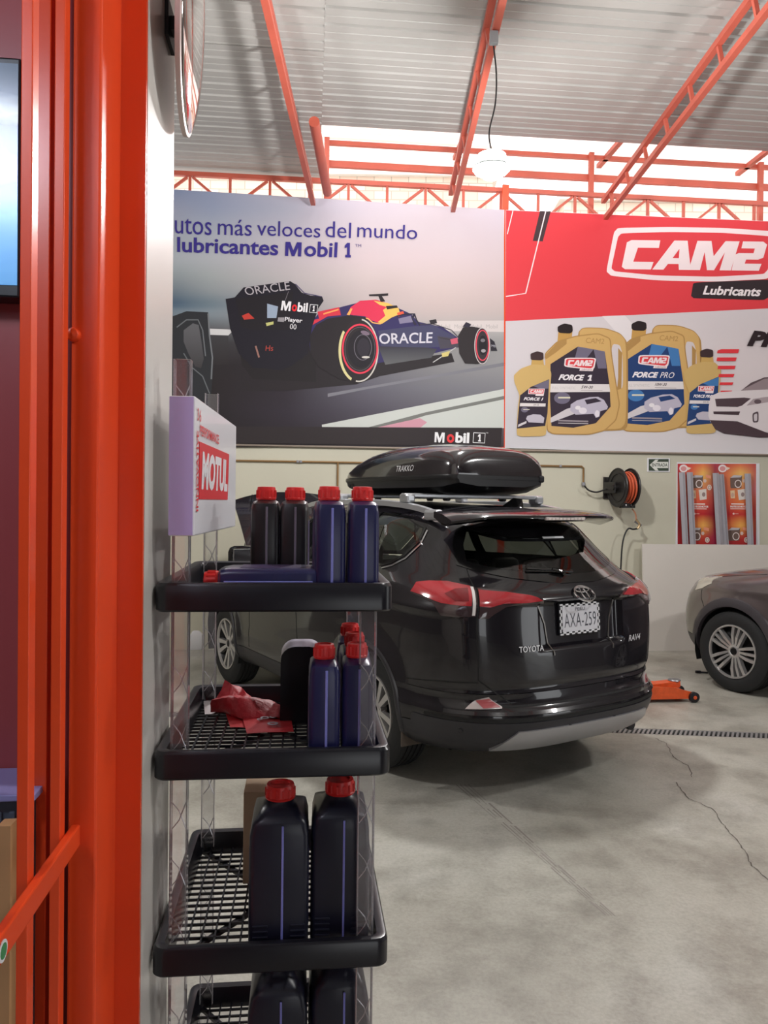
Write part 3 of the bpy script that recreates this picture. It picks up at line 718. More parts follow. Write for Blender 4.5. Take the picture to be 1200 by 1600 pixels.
# arch cladding rings + wheel wells
for xc, nm in ((RX1, 'r'), (FX1, 'f')):
    for sd in (1, -1):
        mb = MB(B1.M); vs = []; fs = []; N = 40
        for k in range(N + 1):
            a = radians(-24) + radians(228) * k / N
            for rr, oo in ((.398, -.03), (.402, .008), (.414, .012), (.428, .010), (.434, -.004)):
                X, Z = xc + rr * cos(a), .36 + rr * sin(a); Z = max(Z, .215)
                s = float(np.interp(0, [0], [0]));  zi = min(max(int((Z - B1.z0) / (B1.z1 - B1.z0) * (B1.NZ - 1)), 0), B1.NZ - 1)
                row = B1.tab[zi]; jj = int(np.argmin(np.abs(row[:430 if sd else 0, 0] - X) + (row[:430, 1] < .45) * 9))
                vs.append((X, (row[jj, 1] + oo) * sd, Z))
        for k in range(N):
            for q in range(4): fs.append((5 * k + q, 5 * k + q + 1, 5 * k + 6 + q, 5 * k + 5 + q))
        mb.add(vs, fs); mb.build('wheel_arch_trim', CLAD, car1, smooth=True)
        mb = MB(B1.M); vs = []; fs = []
        for k in range(21):
            a = radians(-20) + radians(220) * k / 20
            for yy in (.5, .9): vs.append((xc + .41 * cos(a), yy * sd, max(.2, .36 + .41 * sin(a))))
        fs = [(2 * k, 2 * k + 1, 2 * k + 3, 2 * k + 2) for k in range(20)]; n0 = len(vs); vs += [vs[2 * k] for k in range(21)]; fs.append(tuple(range(n0, n0 + 21)))
        mb.add(vs, fs); mb.build('wheel_well', GAPM, car1)
        M = B1.M @ frame(Vector((xc, .872 * sd, .331)), Vector((1, 0, 0)), Vector((0, 0, -sd)) * 1.0, Vector((0, sd, 0)))
        wheel(M, car1, R=WR1, rim=.232, w=.225, style='five', rot=.25)
# ---- glass
FRIT = mat('glass_border', (14, 14, 15), 0.12, coat=0.5)
def ring(b, outer, inner, off, mb=None):
    mb = mb or MB(b.M); n = len(outer); vs = []; fs = []; seg = []
    for i in range(n):
        a, c = outer[i], outer[(i + 1) % n]; d, e = inner[i], inner[(i + 1) % n]; k = max(1, int(math.hypot((a[0] - c[0]) * 1.25, a[1] - c[1]) / .03))
        for q in range(k): t = q / k; seg.append(((a[0] + (c[0] - a[0]) * t, a[1] + (c[1] - a[1]) * t), (d[0] + (e[0] - d[0]) * t, d[1] + (e[1] - d[1]) * t)))
    m = len(seg)
    for o, i in seg: vs += [b.P(*o, -.004), b.P(*o, off), b.P((o[0] + i[0]) / 2, (o[1] + i[1]) / 2, off), b.P(*i, off), b.P(*i, -.004)]
    for k in range(m):
        j = (k + 1) % m
        for q in range(4): fs.append((5 * k + q, 5 * k + q + 1, 5 * j + q + 1, 5 * j + q))
    mb.add(vs, fs); return mb
def scale_poly(poly, d, c=None):
    cx = sum(p[0] for p in poly) / len(poly) if c is None else c[0]; cz = sum(p[1] for p in poly) / len(poly) if c is None else c[1]; out = []
    for s, z in poly:
        v = Vector(((s - cx) * 1.25, z - cz)); L = v.length; w = v * max(0.05, (L - d * 1.3) / L); out.append((cx + w.x / 1.25, cz + w.y))
    return out
rw2 = [(s, z) for s, z in rearwin]
rin = [(s * 0.90, zb_ + .05 + (z - zb_) * .80) for s, z in rw2]
ring(B1, rw2, rin, .004).build('rear_window_border', FRIT, car1, smooth=True)
B1.patch(rin, .002, .003, .04).build('rear_window', GLASSR, car1, smooth=True, fixn=False)
mir = lambda poly: [(-s, z) for s, z in poly]
for nm, pl in (('quarter_window', qwin), ('side_window', rdoor), ('side_window', fdoor)):
    for q in (pl, mir(pl)):
        B1.patch(q, .001, .003, .04).build(nm, GLASSR, car1, smooth=True, fixn=False)
        B1.line(q, .014, .002, .004, closed=True).build('window_trim', GLOSSB, car1, smooth=True)
sh2 = [(2.30, 1.175), (3, 1.155), (3, 1.55), (2.30, 1.55)]
mb = B1.patch(sh2, .001, .003, .04); B1.patch(mir(sh2), .001, .003, .04, mb=mb); mb.build('windscreen', clear('screen_glass', (205, 225, 212), 0.05, 0.02), car1, smooth=True, fixn=False)
for sg in (1, -1):  # bright strip under the quarter window
    pts = [(sg * s, z) for s, z in [(s_, z_ - .012) for s_, z_ in pz(B1, [(668, 826), (657, 848), (634, 870), (613, 881), (597, 885)])]]
    B1.line(pts, .010, .005, .003).build('window_strip', CHROME, car1, smooth=True)
# ---- tail lamps (left half from the picture, right mirrored)
outer = pz(B1, [(642, 926), (651, 911), (672, 908), (700, 909), (722, 914), (741, 919), (743, 964), (715, 964), (690, 961), (682, 950), (675, 941), (661, 934)])
hlamp = pz(B1, [(745.5, 920), (790, 924), (830, 931), (849, 937), (849, 941), (815, 944), (790, 949), (772, 960), (763, 967), (747, 967)])
redo = pz(B1, [(644, 925), (652, 912), (672, 910), (700, 911), (722, 916), (735, 919), (737, 948), (712, 947), (692, 944), (678, 939), (664, 932)])
core = pz(B1, [(696, 930), (712, 923), (731, 922), (733, 941), (712, 941)])
rev = pz(B1, [(735, 920), (739.5, 920.5), (742, 962), (737.5, 962)])
hred = pz(B1, [(747, 924), (790, 927), (828, 933), (846, 938), (815, 941), (785, 944), (765, 950), (749, 948)])
hlow = pz(B1, [(748, 951), (765, 953), (785, 947.5), (788, 948.5), (770, 960), (762, 965), (748, 965)])
for sg in (1, -1):
    f = (lambda p: p) if sg > 0 else mir
    a = B1.patch(f(outer), .008, .02, .02, bulge=.006).build('tail_lamp', SMOKE, car1, smooth=True)
    B1.patch(f(redo), .0165, .012, .02).build('red_lens', REDL, a, smooth=True); B1.patch(f(core), .019, .006, .02).build('brake_lens', REDD, a, smooth=True)
    B1.patch(f(rev), .018, .01, .02).build('reverse_lens', mat('reverse_white', (225, 222, 220), .2, coat=1), a, smooth=True)
    h = B1.patch(f(hlamp), .008, .02, .02, bulge=.005).build('tailgate_lamp', SMOKE, car1, smooth=True)
    B1.patch(f(hred), .0155, .012, .02).build('red_lens', REDL, h, smooth=True)
# ---- panel gaps
gap = [(s, z) for s, z in pz(B1, [(744, 919), (745, 967), (746, 1010), (747, 1063), (800, 1100)])]
for sg in (1, -1):
    B1.line([(sg * s, z) for s, z in gap], .007, .0005, .002).build('panel_gap', GAPM, car1)
    B1.line([(sg * s, z) for s, z in pz(B1, [(741, 918), (728, 885), (718, 850), (714, 826)])], .006, .0005, .002).build('panel_gap', GAPM, car1)
    B1.line([(sg * s, z) for s, z in pz(B1, [(632, 1059), (690, 1064), (747, 1067)])], .007, .0005, .002).build('panel_gap', GAPM, car1)
    for xx in (1.32, 2.06, 3.0):
        B1.line([(sg * ds(xx + (z - .6) * .06, z), z) for z in (.42, .6, .8, 1.0, 1.2)], .006, .0005, .002).build('panel_gap', GAPM, car1)
    B1.line([(sg * ds(x_, .40), .402) for x_ in (1.45, 2, 2.6, 3.2)], .006, .0005, .002).build('panel_gap', GAPM, car1)
B1.line([(s, .532) for s in np.linspace(-.50, .50, 40)], .012, .0005, .003).build('tailgate_gap', GAPM, car1)
# lip + dark groove of the bumper
B1.line([(s, .497) for s in np.linspace(-.8, .8, 60)], .022, .006, .006).build('bumper_lip', PAINT, car1, smooth=True)
B1.line([(s, .462) for s in np.linspace(-.72, .72, 60)], .020, .001, .002).build('bumper_groove', GAPM, car1, smooth=True)
mb = B1.shell((.33, .448), (0, .82), .0125, .0125, [archR]); mb.fr = None
off = MB(B1.M); off.add([B1.Mi @ v for v in mb.v], mb.f)
off.v = [v for v in off.v]; bc = B1.patch([(s, .448) for s in np.linspace(-.78, .78, 9)] + [(s, .335) for s in np.linspace(.78, -.78, 9)], .006, .02, .03).build('bumper_cladding', CLAD, car1, smooth=True)
gl = pz(B1, [(768, 1161), (810, 1141), (870, 1139), (905, 1134)])
zt_ = gl[1][1]; gs = [(gl[0][0], .285), (gl[1][0], zt_ - .005), (gl[1][0] * .6, zt_), (0, zt_)]
garn = gs + [(-s, z) for s, z in reversed(gs[:-1])] + [(-gl[0][0] * .5, .28), (0, .28), (gl[0][0] * .5, .28)]
B1.patch(garn, .016, .03, .03).build('silver_garnish', SILV, car1, smooth=True)
rf = pz(B1, [(727, 1109), (742, 1094), (764, 1089), (784, 1105), (784, 1108)]); rfr = pz(B1, [(743, 1094), (764, 1090), (782, 1106), (755, 1108)])
for sg in (1, -1):
    f = (lambda p: p) if sg > 0 else mir
    a = B1.patch(f(rf), .010, .02, .02).build('bumper_reflector', CLRL, car1, smooth=True); B1.patch(f(rfr), .0125, .006, .02).build('red_lens', mat('reflector_pink', (176, 84, 88), .2, coat=1), a, smooth=True)
    for s in (.12, .56):
        M = B1.M; p = B1.P(sg * s, .398, .008); n = B1._lk(B1.nrm, sg * s, .398).normalized(); q = n.to_track_quat('Z', 'Y').to_matrix().to_4x4(); q.translation = p
        mb = MB(B1.M @ q); mb.lathe([(0.0145, -.004), (.0145, .002), (.012, .003), (.0115, .0015), (.0, .0025)], 20); mb.build('parking_sensor', CLAD, car1, smooth=True)
# exhaust, mud flaps
mb = MB(B1.M); mb.tube([(.5, -.52, .27), (.16, -.52, .265)], .035, 16); mb.build('exhaust_tip', DARKM, car1, smooth=True)
for sg in (1, -1):
    mb = MB(B1.M); mb.box((.66, .78 * sg, .275), (.012, .25, .13), bev=.004); mb.build('mud_flap', mat('mud_flap', (84, 74, 66), .8), car1)
# ---- spoiler and high stop lamp
sp = MB(B1.M); N = 28; rings = []
for k in range(N + 1):
    y = -.66 + 1.32 * k / N; u = abs(y) / .66; xt = .235 + .19 * u ** 2.2 + (.09 * max(0, u - .86) / .14); xf_ = .60 + .10 * u ** 2
    zt2 = 1.60 - .012 * u ** 2 - .03 * max(0, u - .8) / .2; zr = 1.642 - .035 * u ** 2
    zr = min(zr, 1.645)
    rings.append([(xf_, y, zr - .035), (xf_, y, zr), ((xf_ + xt) / 2, y, (zr + zt2) / 2 + .010), (xt + .02, y, zt2 + .004), (xt, y, zt2 - .006), (xt + .005, y, zt2 - .018), (xt + .06, y, zt2 - .032 - .010 * (1 - u)), (xf_ - .08, y, zr - .075)])
sp.loft(rings); spo = sp.build('spoiler', PAINT, car1, smooth=True)
su = MB(B1.M); su.loft([[(r[5][0] + .004, r[5][1], r[5][2] - .003), (r[6][0], r[6][1], r[6][2] - .004), (r[7][0], r[7][1], r[7][2] - .004), (r[7][0], r[7][1], r[7][2] + .01), (r[6][0], r[6][1], r[6][2] + .008), (r[5][0] + .004, r[5][1], r[5][2] + .008)] for r in rings]); su.build('spoiler_underside', GLOSSB, car1, smooth=True)
mb = MB(B1.M); mb.box((.25, 0.0, 1.574), (.02, .33, .020), bev=.006); sl = mb.build('stop_lamp', CLRL, car1)
for k in range(10):
    mb = MB(B1.M); mb.box((.241, -.14 + .031 * k, 1.574), (.006, .022, .013)); mb.build('stop_lamp_cell', mat('stop_cell', (215, 205, 200), .2), sl)
# ---- wiper, emblem, badges, plate
def onrear(px, py, dz=0.0):
    s, z = B1.pix(px, py); return s, z
def facef(b, s, z, off=0.002):
    """frame on the body: local x to the viewer's right, y up the panel, z outwards"""
    n = b._lk(b.nrm, s, z).normalized(); r = Vector((0, 0, 1)).cross(n).normalized(); u = n.cross(r)
    return b.M @ frame(b.P(s, z, off), r, u, n)
wp = [B1.pix(822, 893), B1.pix(860, 894), B1.pix(900, 891)]
B1.line([(s, z + .004) for s, z in wp], .012, .02, .006).build('wiper_blade', GLOSSB, car1, smooth=True)
mb = MB(B1.M); pts = [B1.P(s, z, o) for (s, z), o in zip([(B1.pix(880, 899)), (B1.pix(872, 896)), (B1.pix(860, 893))], (.012, .024, .024))]; mb.tube(bez(pts, 4), [.016] * 3 + [.009] * 6, 8); mb.build('wiper_arm', GLOSSB, car1, smooth=True)
es, ez = 0.0, B1.pix(917, 924)[1]
EM = facef(B1, 0.0, 1.128, .012)
def ell_ring(mb, M, rx, ry, t, cx=0, cy=0, d=.006, n=40):
    pts = [(cx + rx * cos(2 * pi * k / n), cy + ry * sin(2 * pi * k / n), 0) for k in range(n)]; mb.tube(pts, t, 6, fr=M, closed=True)
em = thing_em = None
mb = MB(EM); ell_ring(mb, None, .076, .058, .0055); ell_ring(mb, None, .021, .052, .0042, 0, -.003); ell_ring(mb, None, .056, .017, .0042, 0, .030)
mb.build('emblem', CHROME, car1, smooth=True)
BADGE = mat('badge_silver', (205, 204, 206), .35, metal=.2)
TOY = facef(B1, B1.pix(830, 1014)[0], .845, .003)
text_on('TOYOTA', TOY, -.085, .085, -.017, .017, BADGE, 'badge', car1, bold=.012, h=.002)
RAV = facef(B1, -B1.pix(830, 1014)[0] * 1.12, .838, .003)
text_on('RAV4', RAV, -.068, .068, -.019, .019, BADGE, 'badge', car1, bold=.02, shear=.3, h=.002)
PM = facef(B1, 0.0, .985, .0) ; PM = PM @ Matrix.Translation((0, 0, .022))
mb = MB(PM); mb.box((0, 0, -.012), (.335, .185, .02), bev=.006); pl = mb.build('plate_frame', BLACKP, car1)
CHKW = mat('checker_white', (225, 225, 228), .4)
mb = MB(PM)
for k in range(14):
    for r in range(2):
        if (k + r) % 2 == 0:
            x = -.163 + k * .0233 + .0117
            for yy in (.0865 - r * .009, -.0865 + r * .009): mb.box((x, yy, .0), (.0233, .009, .003))
for k in range(8):
    for r in range(2):
        if (k + r) % 2 == 0:
            y = -.066 + k * .0189
            for xx in (.161 - r * .009, -.161 + r * .009): mb.box((xx, y, .0), (.009, .0189, .003))
mb.build('checker_pattern', CHKW, pl)
mb = MB(PM); mb.box((0, 0, .001), (.290, .146, .003), bev=.002); mb.build('number_plate', mat('plate_white', (208, 208, 214), .35), pl)
PLB = mat('plate_black', (70, 70, 80), .4)
text_on('AXA-259', PM, -.132, .132, -.048, .034, PLB, 'plate_number', pl, h=.0032, bold=-.004, spacing=1.05)
text_on('PERU', PM, -.040, .040, .046, .064, PLB, 'plate_country', pl, h=.0032, bold=.004)
for sg in (1, -1):
    B1.line([(sg * s, z) for s, z in pz(B1, [(845, 942), (850, 975), (866, 1024)])], .008, .004, .004).build('recess_edge', mat('crease_edge', (120, 116, 112), .25, metal=.7), car1, smooth=True)
mb = MB(facef(B1, -.03, 1.505, .006)); mb.box((0, 0, 0), (.18, .015, .001)); mb.build('window_sticker', WHITEP, car1)
# ---- roof rails and shark fin, roof box bars
for sg in (1, -1):
    pts = [(x, sg * (.60 - .02 * abs(x - 1.6)), 1.60 + .062 * (1 - ((x - 1.7) / 1.0) ** 4) - .03 * max(0, (1.6 - x)) ** 1.5) for x in np.linspace(.78, 2.68, 24)]
    mb = MB(B1.M)
    rr = []
    for p in pts: rr.append([(p[0], p[1] - .022, p[2] - .02), (p[0], p[1] + .022, p[2] - .02), (p[0], p[1] + .020, p[2] + .014), (p[0], p[1], p[2] + .02), (p[0], p[1] - .020, p[2] + .014)])
    mb.loft(rr); mb.build('roof_rail', ALUM, car1, smooth=True)
    for xx in (.80, 2.62):
        mb = MB(B1.M); mb.box((xx, sg * .588, 1.585), (.16, .055, .07), bev=.02); mb.build('rail_foot', ALUM, car1)
mb = MB(B1.M); mb.loft([[(.62, .012, 1.615), (.62, -.012, 1.615), (.62, -.004, 1.615), (.62, .004, 1.615)], [(.68, .028, 1.62), (.68, -.028, 1.62), (.645, -.006, 1.695), (.645, .006, 1.695)], [(.80, .018, 1.63), (.80, -.018, 1.63), (.72, -.003, 1.70), (.72, .003, 1.70)], [(.86, .004, 1.635), (.86, -.004, 1.635), (.84, -.002, 1.64), (.84, .002, 1.64)]]); mb.build('shark_fin_antenna', GLOSSB, car1, smooth=True)
# ---- cabin
SEAT = mat('seat_cloth', (46, 46, 48), .8)
for y in (.38, 0, -.38):
    mb = MB(B1.M); mb.box((1.28, y, .90), (.16, .36, .56), bev=.05); st = mb.build('rear_seat_back', SEAT, car1, smooth=True)
    mb = MB(B1.M); mb.box((1.24, y, 1.20), (.09, .25, .12), bev=.04); mb.build('headrest', SEAT, st, smooth=True)
for y in (.38, -.38):
    mb = MB(B1.M); mb.box((2.12, y, 1.03), (.16, .44, .64), bev=.06); st = mb.build('front_seat_back', SEAT, car1, smooth=True)
    mb = MB(B1.M); mb.box((2.08, y, 1.42), (.10, .26, .17), bev=.05); mb.build('headrest', SEAT, st, smooth=True)
mb = MB(B1.M); mb.box((3.05, 0, 1.0), (.35, 1.4, .3), bev=.06); mb.span((.35, -.7, .62), (1.2, .7, .66)); mb.span((1.2, -.7, .42), (3.1, .7, .46)); mb.build('cabin_trim', SEAT, car1)
# ---- open bonnet with prop, engine bay, mirrors
def hoodpt(u, v):
    y = (v - .5) * 1.5; w = abs(v - .5) * 2; d = u * .98 * (1 - .10 * w ** 2.5); ang = radians(40)
    crown = .045 * (1 - w ** 2) - .05 * u ** 3
    return (3.42 + d * cos(ang) - crown * sin(ang), y * (1 - .14 * u), 1.13 + d * sin(ang) + crown * cos(ang))
mb = MB(B1.M); NU, NV = 16, 20
g = [hoodpt(i / NU, j / NV) for i in range(NU + 1) for j in range(NV + 1)]; g2 = [(p[0] + .02, p[1] * .985, p[2] - .025) for p in g]; m_ = len(g); W_ = NV + 1
fs = [(i * W_ + j, i * W_ + j + 1, (i + 1) * W_ + j + 1, (i + 1) * W_ + j) for i in range(NU) for j in range(NV)]
bd = [j for j in range(W_)] + [i * W_ + NV for i in range(1, NU + 1)] + [NU * W_ + j for j in range(NV - 1, -1, -1)] + [i * W_ for i in range(NU - 1, 0, -1)]
mb.add(g + g2, fs + [tuple(q + m_ for q in reversed(f)) for f in fs] + [(bd[k], bd[(k + 1) % len(bd)], bd[(k + 1) % len(bd)] + m_, bd[k] + m_) for k in range(len(bd))])
mb.build('open_bonnet', PAINT, car1, smooth=True, angle=40)
mb = MB(B1.M); mb.tube([(4.25, .5, .95), (3.98, .5, 1.72)], .006, 6); mb.build('bonnet_prop', DARKM, car1)
mb = MB(B1.M); mb.box((3.95, 0, .86), (.7, .6, .22), bev=.05); mb.build('engine_cover', BLACKP, car1)
mb = MB(B1.M); mb.span((3.45, -.75, .70), (4.4, .75, .74)); mb.build('engine_bay_floor', GAPM, car1)
for sg in (1, -1):
    mb = MB(B1.M); mb.box((2.92, sg * 1.02, 1.20), (.11, .24, .17), bev=.05); mr = mb.build('door_mirror', GLOSSB, car1, smooth=True)
    mb = MB(B1.M); mb.box((2.98, sg * .90, 1.13), (.08, .14, .05), bev=.015); mb.build('mirror_arm', GLOSSB, mr)
    mb = MB(B1.M); mb.box((2.862, sg * 1.02, 1.20), (.006, .195, .125), bev=.02); mb.build('mirror_glass', mat('mirror', (235, 240, 240), .02, metal=1.0), mr)
    for xx in (1.62, 2.42):
        mb = MB(B1.M); mb.box((xx, sg * .935, 1.02), (.20, .03, .035), bev=.012); mb.build('door_handle', PAINT, car1, smooth=True)
# ------------------------------------------------------------------ roof box on the black car
BOXG = mat('roof_box_gloss', (30, 26, 30), 0.16, coat=1.0, spec=0.6, bump=(9, 0.02))
BOXM = mat('roof_box_tray', (20, 20, 23), 0.35)
rb = thing('roof_box', B1.M @ Matrix.Translation((1.6, 0, 1.72)), 'glossy black roof box clamped on top of the black SUV', 'roof box')
XS = [.84 + (x_ - .845) * 1.05 for x_ in (.845, .855, .875, .91, .96, 1.05, 1.2, 1.4, 1.6, 1.8, 1.95, 2.1, 2.22, 2.3, 2.34)]
def boxw(x): return float(pchip([.84, .87, .95, 1.1, 1.6, 2.08, 2.29, 2.38, 2.42], [.365, .395, .415, .425, .425, .41, .375, .33, .27], x))
def boxh(x): return float(pchip([.84, .86, .90, 1.0, 1.2, 1.55, 1.9, 2.17, 2.33, 2.42], [1.945, 2.0, 2.03, 2.055, 2.075, 2.085, 2.06, 1.995, 1.925, 1.865], x))
def boxb(x): return float(pchip([.84, .90, 1.0, 1.3, 2.05, 2.32, 2.42], [1.775, 1.745, 1.722, 1.715, 1.715, 1.745, 1.80], x))
rings = []; trings = []; brings = []; SEAM = 1.835
for x in XS:
    w, h, bb = boxw(x), boxh(x), boxb(x); lid = []; N = 20
    for k in range(N + 1):
        a = pi * k / N; c, s_ = cos(a), sin(a); n = 3.6
        yy = w * math.copysign(abs(c) ** (2 / n), c); zz = SEAM + .012 + (h - SEAM - .012) * abs(s_) ** (2 / 3.0)
        rg = .014 * math.exp(-((abs(yy) - w * .55) / .02) ** 2) * (1 if 1.0 < x < 2.2 else 0)
        lid.append((x, yy, zz - rg))
    rings.append(lid + [(x, -w * .5, SEAM + .012), (x, w * .5, SEAM + .012)])
    trings.append([(x, w + .006, SEAM - .016), (x, w + .010, SEAM), (x, w + .006, SEAM + .014), (x, -w - .006, SEAM + .014), (x, -w - .010, SEAM), (x, -w - .006, SEAM - .016)])
    brings.append([(x, w, SEAM - .012), (x, w * .97, (SEAM + bb) / 2 - .01), (x, w * .80, bb + .012), (x, w * .55, bb), (x, -w * .55, bb), (x, -w * .80, bb + .012), (x, -w * .97, (SEAM + bb) / 2 - .01), (x, -w, SEAM - .012)])
mb = MB(B1.M); mb.loft(rings); mb.build('lid', BOXG, rb, smooth=True, angle=40)
mb = MB(B1.M); mb.loft(trings); mb.build('seam_band', BOXM, rb, smooth=True)
mb = MB(B1.M); mb.loft(brings); mb.build('tray', BOXM, rb, smooth=True)
for xx in (1.12, 2.02):
    mb = MB(B1.M); mb.box((xx, 0, 1.708), (.06, 1.22, .03), bev=.008); cb = mb.build('cross_bar', ALUM, rb)
    for sg in (1, -1):
        mb = MB(B1.M); mb.box((xx, sg * .575, 1.69), (.10, .07, .06), bev=.015); mb.build('bar_foot', ALUM, cb)
        mb = MB(B1.M); mb.box((xx, sg * .25, 1.705), (.05, .04, .06), bev=.01); mb.build('clamp', BLACKP, cb)
for xx in (1.0, 1.75, 2.2):
    mb = MB(B1.M); mb.box((xx, .405, SEAM - .045), (.03, .012, .02), bev=.004); mb.build('latch', DARKM, rb)
for sg in (-1,): 
    mb = MB(B1.M); mb.box((.855, sg * .36, SEAM), (.05, .05, .05), bev=.012); mb.build('hinge', DARKM, rb)
TM = B1.M @ frame(Vector((1.37, .432, 1.90)), Vector((-1, 0, 0)), Vector((0, -.25, 1)).normalized(), Vector((0, 1, .25)).normalized())
text_on('TRAKKO', TM, -.11, .11, -.022, .022, WHITEP, 'brand_lettering', rb, h=.002, bold=.0)

# ------------------------------------------------------------------ grey SUV at the right edge
PAINT2 = mat('car_paint_grey', (104, 94, 94), 0.3, metal=0.55, coat=0.8)
keys2 = [(.22, .32, .76, .70, 3.4, 4.25, .90, 3.0, .76), (.28, .15, .86, .80, 3.3, 4.44, .90, 3.0, .86), (.36, .06, .915, .85, 3.1, 4.54, .95, 2.9, .91),
    (.46, .012, .93, .88, 3.0, 4.60, 1.0, 2.8, .925), (.60, .0, .935, .88, 3.0, 4.62, 1.0, 2.8, .93), (.80, .03, .93, .88, 3.0, 4.60, 1.0, 2.7, .925), (.90, .06, .93, .9, 3.0, 4.55, 1.0, 2.6, .92),
    (.98, .08, .928, .9, 3.0, 4.48, 1.0, 2.5, .91), (1.05, .09, .92, .9, 3.0, 4.20, .95, 2.5, .885), (1.11, .1, .91, .9, 2.9, 3.85, .80, 2.5, .86), (1.16, .12, .90, .9, 2.7, 3.52, .60, 2.4, .845),
    (1.20, .15, .88, .9, 2.6, 3.38, .52, 2.4, .83), (1.25, .19, .85, .9, 2.6, 3.28, .5, 2.4, .81), (1.42, .33, .77, .9, 2.5, 2.96, .48, 2.4, .73), (1.54, .42, .71, .9, 2.5, 2.74, .46, 2.4, .67), (1.62, .52, .63, .85, 2.5, 2.55, .42, 2.4, .58)]
def disp2(t, b):
    x, y, z = t[:, :, 0], t[:, :, 1], t[:, :, 2]; S2 = np.broadcast_to(b.ss, x.shape)
    for xc in (1.02, 3.72):
        d = np.hypot(x - xc, z - .37); fl = 0.026 * (1 - sstep(.42, .60, d)); t[:, :, 1] += np.where((S2 > .6) & (S2 < 2.7), fl, 0)
    t[:, :, 1] += np.where(S2 > .55, .010 * np.exp(-((z - .93) / .03) ** 2), 0)
    return t
A2 = -0.50; f2 = Vector((sin(A2), cos(A2), 0)); l2 = Vector((-cos(A2), sin(A2), 0))
wc2 = atY(1143, 1020, 7.0); T2 = Vector((wc2.x, wc2.y, 0)) - f2 * 3.72 - l2 * .93
B2 = Body(keys2, T2, A2, lambda x, z: .05 * np.clip((1.9 - x) / 1.4, 0, 1.2) ** 2 * sstep(1.2, 1.55, z), disp2)
car2 = thing('suv', B2.M, 'dark grey SUV cut by the right edge, nose to the white board', 'car')
d2s = lambda x, z: B2.ss[int(np.argmin(np.abs(B2.tab[int((z - B2.z0) / (B2.z1 - B2.z0) * (B2.NZ - 1)), :, 0] - x)))]
aR2, aF2 = arch_sdf(1.02, .37, .415), arch_sdf(3.72, .37, .415)
rd2 = [(d2s(1.16, 1.28), 1.28), (d2s(2.02, 1.26), 1.255), (d2s(2.02, 1.52), 1.545), (d2s(1.25, 1.5), 1.53)]
fd2 = [(d2s(2.10, 1.26), 1.255), (d2s(3.02, 1.24), 1.245), (d2s(2.72, 1.47), 1.49), (d2s(2.55, 1.54), 1.55), (d2s(2.10, 1.5), 1.55)]
rw_2 = [(0, 1.53), (.55, 1.53), (.6, 1.24), (0, 1.22)]
rwf = rw_2[1:3] ; rwfull = [(-.55, 1.53), (-.6, 1.24), (-.3, 1.225), (0, 1.22), (.3, 1.225), (.6, 1.24), (.55, 1.53)]
ws2 = [(2.30, 1.20), (3, 1.17), (3, 1.58), (2.30, 1.58)]
hl2 = [shrink(poly_sdf([(-.3, 1.53), (.55, 1.53), (.6, 1.24), (-.3, 1.22)]), .012), shrink(poly_sdf(rd2), .012), shrink(poly_sdf(fd2), .012), shrink(poly_sdf([(2.30, 1.20), (3.3, 1.17), (3.3, 1.58), (2.30, 1.58)]), .02), aR2, aF2]
mb = B2.shell((.45, 1.62), (0, 3), .016, .016, hl2)
for sd in (1, -1):
    rows = []
    for k in range(capn + 1):
        q = k / capn; row = []
        for s in sq:
            p = B2.P(s, 1.62); xm = min(max(p.x, .95), 2.2); zc = 1.70 - 0.05 * max(0, (1.9 - p.x) / 1.4) ** 2 - .03 * max(0, (p.x - 2.0)) ** 2
            row.append((p.x + (xm - p.x) * q, p.y * (1 - q) * sd, p.z + (zc - p.z) * (1 - (1 - q) ** 2.4)))
        rows.append(row)
    n = len(sq); mb.add([p for r in rows for p in r], [((i * n + j), (i * n + j + 1), ((i + 1) * n + j + 1), ((i + 1) * n + j)) for i in range(capn) for j in range(n - 1)])
body2 = mb.build('body', PAINT2, car2, smooth=True, angle=50)
_bm = bmesh.new(); _bm.from_mesh(body2.data); bmesh.ops.remove_doubles(_bm, verts=_bm.verts, dist=0.0008); bmesh.ops.recalc_face_normals(_bm, faces=_bm.faces); _bm.to_mesh(body2.data); _bm.free()
body2.data.set_sharp_from_angle(angle=radians(50))
B2.shell((.23, .445), (0, 3), .016, .016, [aR2, aF2]).build('lower_cladding', CLAD, car2, smooth=True)
mb = MB(B2.M); mb.span((.5, -.66, .2), (4.1, .66, .24)); mb.build('underbody', GAPM, car2)
for pl, nm in ((rd2, 'side_window'), (fd2, 'side_window')):
    for q in (pl, mir(pl)):
        B2.patch(q, .001, .003, .05).build(nm, GLASSR, car2, smooth=True, fixn=False); B2.line(q, .014, .002, .004, closed=True).build('window_trim', GLOSSB, car2, smooth=True)
B2.patch(rwfull, .002, .003, .05).build('rear_window', GLASSR, car2, smooth=True, fixn=False)
mb = B2.patch(ws2, .001, .003, .05); B2.patch(mir(ws2), .001, .003, .05, mb=mb); mb.build('windscreen', MATS['screen_glass'], car2, smooth=True, fixn=False)
CL2 = mat('arch_cladding', (62, 58, 62), 0.5)
